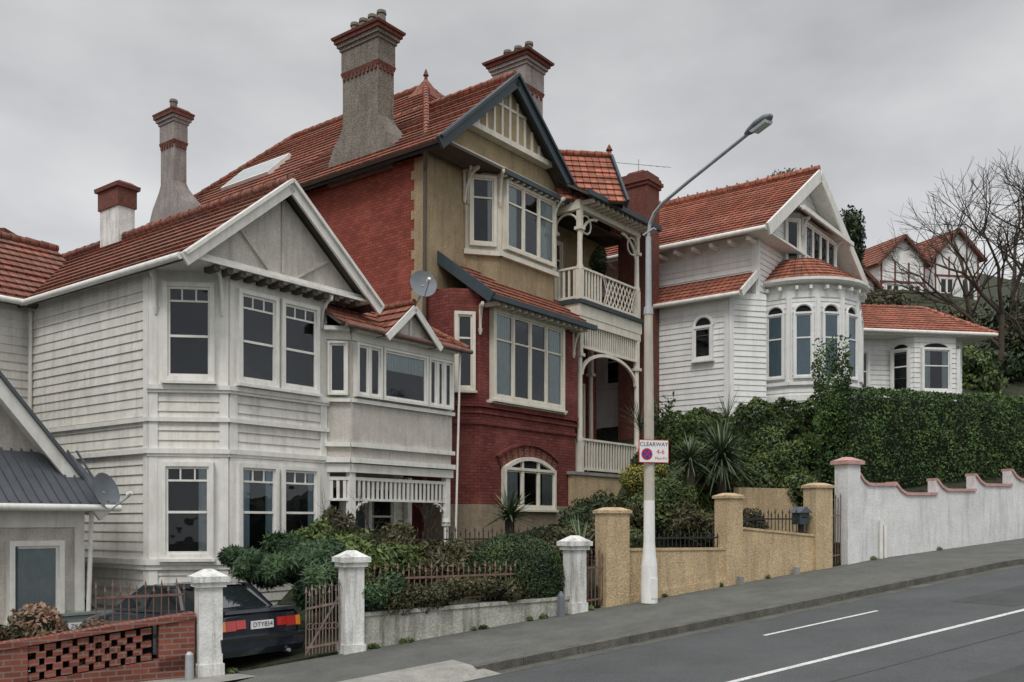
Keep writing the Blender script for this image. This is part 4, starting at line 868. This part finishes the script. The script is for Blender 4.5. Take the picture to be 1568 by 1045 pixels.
# ================================================================ cars
def carpaint(name,c):
    m,t,b=nt(name); b.inputs['Base Color'].default_value=rgba(c); b.inputs['Roughness'].default_value=.25; b.inputs['Coat Weight'].default_value=.8; b.inputs['Coat Roughness'].default_value=.06
    tc=N(t,'ShaderNodeTexCoord'); n=N(t,'ShaderNodeTexNoise',Scale=6.0,Detail=3.0); t.links.new(tc.outputs['Object'],n.inputs['Vector']); t.links.new(ramp(t,n.outputs[0],.3,.8,(.18,.18,.18),(.45,.45,.45)),b.inputs['Roughness']); return m
LAMPR=plain('tail_lamp_red',(.45,.015,.012),.15,.05,spec=.8); LAMPO=plain('tail_lamp_amber',(.75,.25,.03),.15,.05,spec=.8); RUB=plain('tyre_rubber',(.02,.02,.02),.8,.2); CGL=plain('car_glass',(.015,.02,.022),.05,.1,spec=1.0)
def car(name,fr,paint,plate='DTY854'):
    """fr(x forward from rear bumper, y lateral, z up)"""
    o=Obj(name)
    st=[(0.02,.74,.42,.60,.90),(.06,.81,.30,.60,.96),(.14,.84,.24,.62,.985),(.5,.855,.22,.64,1.0),(.9,.86,.22,.65,1.0),(1.8,.865,.22,.65,.97),(3.2,.86,.22,.63,.95),(3.9,.84,.22,.60,.86),(4.35,.79,.26,.55,.76),(4.52,.66,.36,.5,.66)]
    vs=[];K=11
    for x,hw,zb,zm,zt in st:
        half=[(hw*.90,zb),(hw*.985,zb+.08),(hw,zm),(hw*.975,zt-.09),(hw*.90,zt-.015)]
        ring=[(a,b) for a,b in half]+[(0,zt+.02)]+[(-a,b) for a,b in half[::-1]]
        vs+=[fr(x,a,b) for a,b in ring]
    n=len(st); fs=[[i*K+j,(i+1)*K+j,(i+1)*K+j+1,i*K+j+1] for i in range(n-1) for j in range(K-1)]
    fs+=[[i*K,(i+1)*K,(i+1)*K+K-1,i*K+K-1] for i in range(n-1)]
    o.add('body',paint,vs,fs,True); o.add('body',paint,vs,[list(range(K)),list(range((n-1)*K,n*K))[::-1]])
    bz=.97; rz_=1.37
    bot=[(.62,.66),(1.1,.76),(2.2,.77),(3.25,.72)]; top=[(1.12,.52),(1.5,.57),(2.2,.58),(2.55,.55)]
    for sgn in (1,-1):
        for k in range(3):
            (a,b),(c,d)=bot[k],bot[k+1]; t0,t1=top[k],top[k+1]; o.face('side_glass',CGL,[fr(a,sgn*b,bz),fr(c,sgn*d,bz),fr(t1[0],sgn*t1[1],rz_),fr(t0[0],sgn*t0[1],rz_)])
        for k in range(4): o.beam('pillars',paint,fr(bot[k][0],sgn*bot[k][1],bz-.02),fr(top[k][0],sgn*top[k][1],rz_),.05,.07 if k else .12)
        o.beam('pillars',paint,fr(top[0][0],sgn*.57,rz_),fr(top[3][0],sgn*.56,rz_),.06,.05)
        for k in range(3): o.beam('pillars',paint,fr(bot[k][0],sgn*(bot[k][1]+.01),bz),fr(bot[k+1][0],sgn*(bot[k+1][1]+.01),bz),.05,.05)
    o.face('rear_screen',CGL,[fr(.6,.66,bz+.01),fr(.6,-.66,bz+.01),fr(1.12,-.52,rz_),fr(1.12,.52,rz_)]); o.face('windscreen',CGL,[fr(3.25,.72,bz-.02),fr(3.25,-.72,bz-.02),fr(2.55,-.55,rz_),fr(2.55,.55,rz_)])
    rv=[];rx=[1.08,1.3,1.9,2.4,2.6]; rzs=[1.365,1.40,1.42,1.405,1.365]
    for x,z in zip(rx,rzs):
        for y in (-.58,-.45,-.2,.2,.45,.58): rv.append(fr(x,y,z-(.03 if abs(y)>.5 else 0)+(.008 if abs(y)<.3 else 0)))
    o.add('roof',paint,rv,[[i*6+j,(i+1)*6+j,(i+1)*6+j+1,i*6+j+1] for i in range(4) for j in range(5)],True)
    o.frus('bumper',paint,fr,(-.09,.3,-.83,.83),.36,(-.10,.3,-.85,.85),.56); o.frus('bumper',RUB,fr,(-.115,.2,-.84,.84),.50,(-.115,.2,-.84,.84),.535); o.frus('bumper',paint,fr,(-.03,.3,-.8,.8),.25,(-.09,.3,-.83,.83),.36)
    o.frus('boot_lip',paint,fr,(-.01,.25,-.72,.72),.94,(.0,.22,-.7,.7),.995)
    for sgn in (1,-1):
        f=lambda a,b:(min(sgn*a,sgn*b),max(sgn*a,sgn*b))
        for a,b,mm in ((.32,.50,LAMPR),(.505,.70,LAMPR),(.705,.80,LAMPO)):
            y0,y1=f(a,b); o.frus('tail_lamps',mm,fr,(-.02,.1,y0,y1),.67 if a>.4 else .69,(-.0,.1,y0,y1),.83)
        for x in (.98,3.6):
            for (ra,rb,da,db,mm) in ((.31,.31,.64,.85,RUB),(.20,.17,.85,.862,GALV),(.36,.36,.60,.862,DARK)):
                if mm is DARK: o.cyl('wheel_arches',mm,fr(x,sgn*.6,.33),fr(x,sgn*.859,.33),.365,.365,24)
                else: o.cyl('wheels',mm,fr(x,sgn*(da+.02),.31),fr(x,sgn*(db+.02),.31),ra,rb,24)
    o.frus('number_plate',SW,fr,(-.035,0,-.22,.22),.67,(-.03,0,-.22,.22),.80)
    p0=fr(-.04,0,0); p1=fr(-.04,-1,0); pl=Pl(p0,p1-p0); up=fr(0,0,1)-fr(0,0,0)
    pl.pt=(lambda a,z,d=0,_p0=p0,_d=(p1-p0),_u=up: _p0+_d*a+_u*z)
    o.text(plate,.115,pl,0,.735,0,SK)
    o.frus('trim_strip',RUB,fr,(.5,3.7,.855,.872),.52,(.5,3.7,.855,.872),.58); o.frus('trim_strip',RUB,fr,(.5,3.7,-.872,-.855),.52,(.5,3.7,-.872,-.855),.58)
    o.cyl('exhaust',GALV,fr(-.1,-.5,.26),fr(.2,-.5,.26),.03)
    o.finish()
def carframe(F,S,z,slope=-.04):
    def fr(x,y,zz): return H(F-y,S+x,z+zz+slope*x)
    return fr
car('parked_car',carframe(9.72,12.62,-2.42,-.035),carpaint('dark_navy_paint',(.010,.016,.028)))
car('parked_car',carframe(9.3,17.7,-2.75,0),carpaint('silver_green_paint',(.20,.24,.22)),'ZK4471')
dv=Obj('driveway'); rows=np.linspace(11.9,24,14)
for a,b in zip(rows[:-1],rows[1:]):
    zz=lambda S:-2.415-.035*(S-12.6)
    dv.face('d',CONC,[H(7.6,a,zz(a)),H(10.75,a,zz(a)),H(10.75,b,zz(b)),H(7.6,b,zz(b))])
dv.finish()
# ================================================================ planting
def tb(L,w,z,rl,rw,rz_): p=T(L,w,z); r_=(rl+rw)/2; return (p.x,p.y,p.z,r_,r_,rz_)
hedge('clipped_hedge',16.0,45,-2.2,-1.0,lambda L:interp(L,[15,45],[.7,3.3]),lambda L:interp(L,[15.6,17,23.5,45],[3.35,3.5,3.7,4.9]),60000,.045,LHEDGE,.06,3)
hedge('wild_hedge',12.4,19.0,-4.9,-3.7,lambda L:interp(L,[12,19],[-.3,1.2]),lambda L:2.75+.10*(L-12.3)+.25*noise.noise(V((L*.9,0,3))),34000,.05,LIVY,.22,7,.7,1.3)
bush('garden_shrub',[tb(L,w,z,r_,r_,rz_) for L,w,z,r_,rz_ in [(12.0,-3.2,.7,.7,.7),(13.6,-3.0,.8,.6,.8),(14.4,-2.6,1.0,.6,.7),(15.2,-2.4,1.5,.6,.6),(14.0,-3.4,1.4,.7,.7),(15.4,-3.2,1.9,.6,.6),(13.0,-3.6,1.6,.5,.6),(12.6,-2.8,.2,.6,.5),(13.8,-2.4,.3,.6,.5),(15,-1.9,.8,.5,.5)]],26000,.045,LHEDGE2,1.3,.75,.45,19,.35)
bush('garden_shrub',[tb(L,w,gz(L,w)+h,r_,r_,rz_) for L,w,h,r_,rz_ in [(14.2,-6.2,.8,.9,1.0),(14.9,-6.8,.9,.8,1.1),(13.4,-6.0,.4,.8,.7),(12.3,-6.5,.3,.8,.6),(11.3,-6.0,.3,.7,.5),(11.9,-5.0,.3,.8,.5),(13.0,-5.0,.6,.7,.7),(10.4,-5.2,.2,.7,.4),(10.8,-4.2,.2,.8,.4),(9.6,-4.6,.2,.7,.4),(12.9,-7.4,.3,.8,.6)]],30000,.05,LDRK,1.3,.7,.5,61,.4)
bush('round_clipped_bush',[tb(6.15,-.95,-1.12,.98,.98,.86)],32000,.026,LDOME,1.0,.93,.05,2,.06)
bush('conifer_shrub',[tb(1.45,-1.5,-.85,.42,.42,.32),tb(1.95,-1.5,-.75,.48,.48,.38),tb(2.45,-1.6,-.8,.42,.42,.4),tb(1.1,-1.6,-.72,.32,.32,.22),tb(2.1,-1.1,-1.15,.4,.4,.36),tb(.75,-1.8,-.62,.28,.28,.16),tb(1.7,-1.7,-.5,.35,.35,.25)],28000,.05,LCON,2.6,.68,.75,12,.4,.5)
bush('trailing_hedge',[tb(L,-.15,-1.35+.02*L+.1*math.sin(L*3),.28+.07*math.sin(L*5),.26,.24+.09*math.sin(L*2.3)) for L in np.arange(2.8,5.6,.3)],16000,.033,LBRN,1.1,.75,.4,4,.35)
bush('ivy_mound',[tb(2.75,-.1,-1.3,.32,.3,.3),tb(3.1,-.1,-1.15,.3,.3,.25)],4000,.035,LCON,1.1,.75,.4,6,.35)
bush('garden_shrub',[tb(L,w,z,r_,r_,rz_) for L,w,z,r_,rz_ in [(3.2,-2.6,-.9,.6,.6),(4.2,-3,-1,.7,.6),(2.9,-3.5,-.5,.5,.5),(3.8,-3.6,-.7,.5,.5),(3.0,-1.8,-1.2,.5,.5)]],12000,.05,LHEDGE2,1.5,.65,.5,21,.4)
bush('garden_shrub',[tb(L,w,z,r_,r_,rz_) for L,w,z,r_,rz_ in [(5.1,-2.6,-1.0,.6,.5),(6.0,-3.0,-.85,.6,.45),(4.6,-3.4,-.55,.45,.5),(3.4,-3.9,-.2,.35,.55)]],9000,.045,LBRN,1.8,.6,.6,22,.5)
for L,w,s_ in ((3.5,-3.4,31),(4.4,-3.3,32),(2.9,-3.0,33),(5.0,-3.0,34)): bare_tree('bare_shrub',T(L,w,gz(L,w)),2.6,4,.45,s_,.008)
bush('garden_shrub',[tb(L,w,z,r_,r_,rz_) for L,w,z,r_,rz_ in [(7.4,-3.4,-.9,.7,.4),(8.4,-2.4,-.8,.6,.4),(9.4,-2.2,-.4,.6,.6),(10.2,-2.4,.0,.6,.6),(8.9,-3.3,-.55,.6,.5)]],16000,.045,LBRN,1.3,.7,.5,31,.4)
bush('garden_shrub',[tb(L,w,z,r_,r_,rz_) for L,w,z,r_,rz_ in [(10.5,-2.2,.35,.6,.6),(11.0,-2.0,.55,.5,.5),(9.6,-1.6,-.5,.4,.4)]],9000,.04,LHEDGE2,1.3,.7,.5,33,.4)
bush('yellow_flowering_shrub',[tb(10.4,-2.5,.95,.42,.42,.32),tb(10.9,-2.5,1.15,.35,.35,.28)],4500,.032,LYEL,1.0,.75,.5,8,.5)
bush('garden_shrub',[tb(L,w,z,r_,r_,rz_) for L,w,z,r_,rz_ in [(11.8,-1.4,-.2,.6,.4),(12.8,-1.3,-.1,.5,.4),(13.3,-2.6,.7,.5,.35),(11.0,-1.6,.0,.5,.5)]],9000,.045,LBRN,1.3,.7,.5,35,.4)
bush('hydrangea_bush',[tb(-1.7,-.5,-1.9,.5,.4,.35),tb(-2.4,-.7,-1.75,.6,.5,.45),tb(-3.2,-.8,-1.8,.6,.5,.45),tb(-1.2,-.7,-2.05,.35,.35,.25)],9000,.04,LRED,1.1,.75,.4,41,.3)
bush('weeds',[tb(L,.04,zs(L)+.03,r_,r_,.05) for L,r_ in ((2.75,.1),(3.3,.06),(3.42,.08),(4.7,.05),(4.9,.09),(5.9,.05),(6.2,.07),(7.25,.08),(8.9,.05),(9.15,.07),(10.7,.06),(12.1,.05),(.35,.08),(-.3,.07),(15.6,.06),(18.1,.05))],2200,.018,LHEDGE2,2.2,0,.7,51,.7)
p=H(27.2,17.0,9.0); bush('hanging_plant',[(p.x,p.y,p.z,.28,.28,.45)],1500,.05,LDRK,1.6,.5,.5,71,.5)
spiky('yucca',T(8.35,-5.0,.15),110,1.0,.04,LSPK,.9,.35,-.1)
spiky('cabbage_tree',T(12.7,-2.1,1.62),420,1.25,.028,LSPK,1.8,.35,-.45); spiky('cabbage_tree',T(11.6,-2.0,1.5),220,.85,.024,LSPK,1.6,.3,-.4)
spiky('flax_plant',T(7.9,-1.2,-.6),26,.9,.03,LSPK,0,.1,.6); spiky('flax_plant',T(10.8,-1.5,-.3),70,.8,.02,LSPK,0,.3,0); spiky('flax_plant',T(12.2,-1.6,-.2),90,.9,.02,LSPK,0,.4,0)
spiky('bamboo_clump',T(12.6,-5.2,2.6),60,1.2,.012,LSPK,0,.2,.35); spiky('bamboo_clump',T(15.6,-5.0,3.0),50,1.1,.012,LSPK,0,.2,.35)
def world_bush(name,x,y,z,rx,rz_,n,size,mat,seed,nb=6):
    rr=random.Random(seed); bl=[]
    for i in range(nb): bl.append((x+rr.uniform(-.7,.7)*rx,y+rr.uniform(-1,1),z+rr.uniform(-.6,.6)*rz_,rx*.5,rx*.5,rz_*.5))
    return bush(name,bl,n,size,mat,1.2,.6,.5,seed,.5)
world_bush('background_tree',13.9,50,17.4,1.8,1.2,3500,.12,LDRK,1); world_bush('background_tree',17.4,48,14.6,1.0,2.2,3500,.10,LDRK,2,8); world_bush('background_tree',23.2,60,13.5,2.5,2.0,6000,.14,LBRN,3)
world_bush('background_tree',24.6,46,7.6,3.6,2.0,10000,.11,LDRK,4,9); world_bush('background_tree',30.8,50,9,5,3,9000,.14,LDRK,5,9); world_bush('background_tree',26.0,60,12.0,5,2.0,8000,.15,LBRN,6,9); world_bush('background_tree',21.4,43,6.9,2.0,1.3,6000,.1,LHEDGE2,7,6); world_bush('background_tree',27.0,47,9.8,3.4,2.6,8000,.1,LBRN,8,7)
for x,y,h,s in ((22.8,46,9,3),(23.1,44,10.5,5),(26.0,47,11,8),(26.9,46,10,9),(26.9,50,12,15),(25.2,45,9,21),(28.0,48,12,22),(17.8,50,5,11),(14.8,52,4,12)):
    z0=gxy(x,y) if x>20 else 12.5
    bare_tree('bare_tree',(x,y,z0),h*1.15,6,.5,s,th=.014)
# distant villas
def far_villa(name,x0,x1,y,zb,ze,zt,side_d=8):
    o=Obj(name); o.prism('walls',BOARD3,[W(x0,y),W(x1,y+.6),W(x1-3,y+side_d),W(x0-3,y+side_d)],zb,ze); pl=seg(W(x0,y),W(x1,y+.6)); w=math.hypot(x1-x0,.6); m_=w/2
    o.face('gable',BOARD3,[pl.pt(0,ze),pl.pt(w,ze),pl.pt(m_,zt-.1)])
    for s in (0,w):
        a=pl.pt(s+(-.4 if s==0 else .4),ze-.25,.4);b_=pl.pt(m_,zt,.4); dv_=V((-3,side_d,0)); o.slab('roof',RBAND,[a,b_,b_+dv_,a+dv_],.1); o.courses('roof',TILE,[a,b_,b_+dv_,a+dv_],.4,.05); o.beam('bargeboards',RBAND,a-UP*.1,b_-UP*.1,.1,.22)
    for s in (.03,.33,.63,.97): pbox(o,'trim',RBAND,pl,w*s-.06,w*s+.06,zb,ze,0,.05)
    pbox(o,'trim',RBAND,pl,0,w,ze-1.6,ze-1.45,0,.06)
    window(o,pl,.5,m_-.4,zb+1,ze-1.8,cols=2,rails=(.6,),fm=TRIM); window(o,pl,m_+.4,w-.5,zb+1,ze-1.8,cols=2,rails=(.6,),fm=TRIM); o.finish()
far_villa('distant_villa',28.5,32.3,72,15,20.2,22.3); far_villa('distant_villa',33.6,37.5,74,15.6,21.2,23.4); far_villa('distant_villa',24.6,27.6,70,14,18,19.5)
o=Obj('neighbour_chimney'); o.frus('stack',RBAND,W,(-16.9,-16.2,29.6,30.6),5,(-16.9,-16.2,29.6,30.6),9.1); o.frus('cap',RBAND,W,(-17.0,-16.1,29.5,30.7),9.1,(-17.0,-16.1,29.5,30.7),9.35); o.finish()
# ================================================================ world, sun, camera
wd=bpy.data.worlds.new('World'); bpy.context.scene.world=wd; wd.use_nodes=True; t=wd.node_tree; bg=t.nodes['Background']
SE,SR_=math.radians(50),math.radians(195)
sky=N(t,'ShaderNodeTexSky'); sky.sky_type='NISHITA'; sky.sun_disc=False; sky.sun_elevation=SE; sky.sun_rotation=SR_
tc=N(t,'ShaderNodeTexCoord'); mp=N(t,'ShaderNodeMapping'); mp.inputs['Scale'].default_value=(1.3,1.3,3.0); mp.inputs['Location'].default_value=(.9,.2,.6); t.links.new(tc.outputs['Generated'],mp.inputs[0])
n=N(t,'ShaderNodeTexNoise',Scale=2.2,Detail=5.0,Roughness=.5,Distortion=.0); t.links.new(mp.outputs[0],n.inputs['Vector'])
cl=ramp(t,n.outputs[0],.30,.70,(5.2,5.25,5.45),(8.8,8.8,8.85))
sp=N(t,'ShaderNodeSeparateXYZ'); t.links.new(tc.outputs['Generated'],sp.inputs[0])
mr=N(t,'ShaderNodeMapRange'); mr.inputs['From Min'].default_value=.50; mr.inputs['From Max'].default_value=.9; mr.inputs['To Min'].default_value=1; mr.inputs['To Max'].default_value=3.2; t.links.new(sp.outputs[2],mr.inputs[0])
mr2=N(t,'ShaderNodeMapRange'); mr2.inputs['From Min'].default_value=.10; mr2.inputs['From Max'].default_value=.48; mr2.inputs['To Min'].default_value=1.18; mr2.inputs['To Max'].default_value=.78; t.links.new(sp.outputs[2],mr2.inputs[0])
mm_=N(t,'ShaderNodeMath',operation='MULTIPLY'); t.links.new(mr.outputs[0],mm_.inputs[0]); t.links.new(mr2.outputs[0],mm_.inputs[1])
sc=N(t,'ShaderNodeVectorMath',operation='SCALE'); t.links.new(cl,sc.inputs[0]); t.links.new(mm_.outputs[0],sc.inputs['Scale'])
t.links.new(mixc(t,.95,sky.outputs[0],sc.outputs[0]),bg.inputs[0]); bg.inputs[1].default_value=.1
sd=bpy.data.lights.new('sun','SUN'); sd.energy=1.3; sd.angle=math.radians(20); sd.color=(1,.97,.93); so=bpy.data.objects.new('sun',sd); bpy.context.collection.objects.link(so)
dirv=V((math.sin(SR_)*math.cos(SE),math.cos(SR_)*math.cos(SE),math.sin(SE))); so.rotation_euler=(-dirv).to_track_quat('-Z','Y').to_euler()
cd=bpy.data.cameras.new('camera'); co=bpy.data.objects.new('camera',cd); bpy.context.collection.objects.link(co); co.rotation_euler=(math.pi/2,0,0)
cd.sensor_width=36; cd.lens=36*1423/1568; cd.shift_y=.177; cd.clip_end=2000; cd.clip_start=.1
sc_=bpy.context.scene; sc_.camera=co; sc_.view_settings.view_transform='Standard'; sc_.view_settings.look='None'; sc_.view_settings.exposure=0
print('faces',sum(len(m.polygons) for m in bpy.data.meshes))
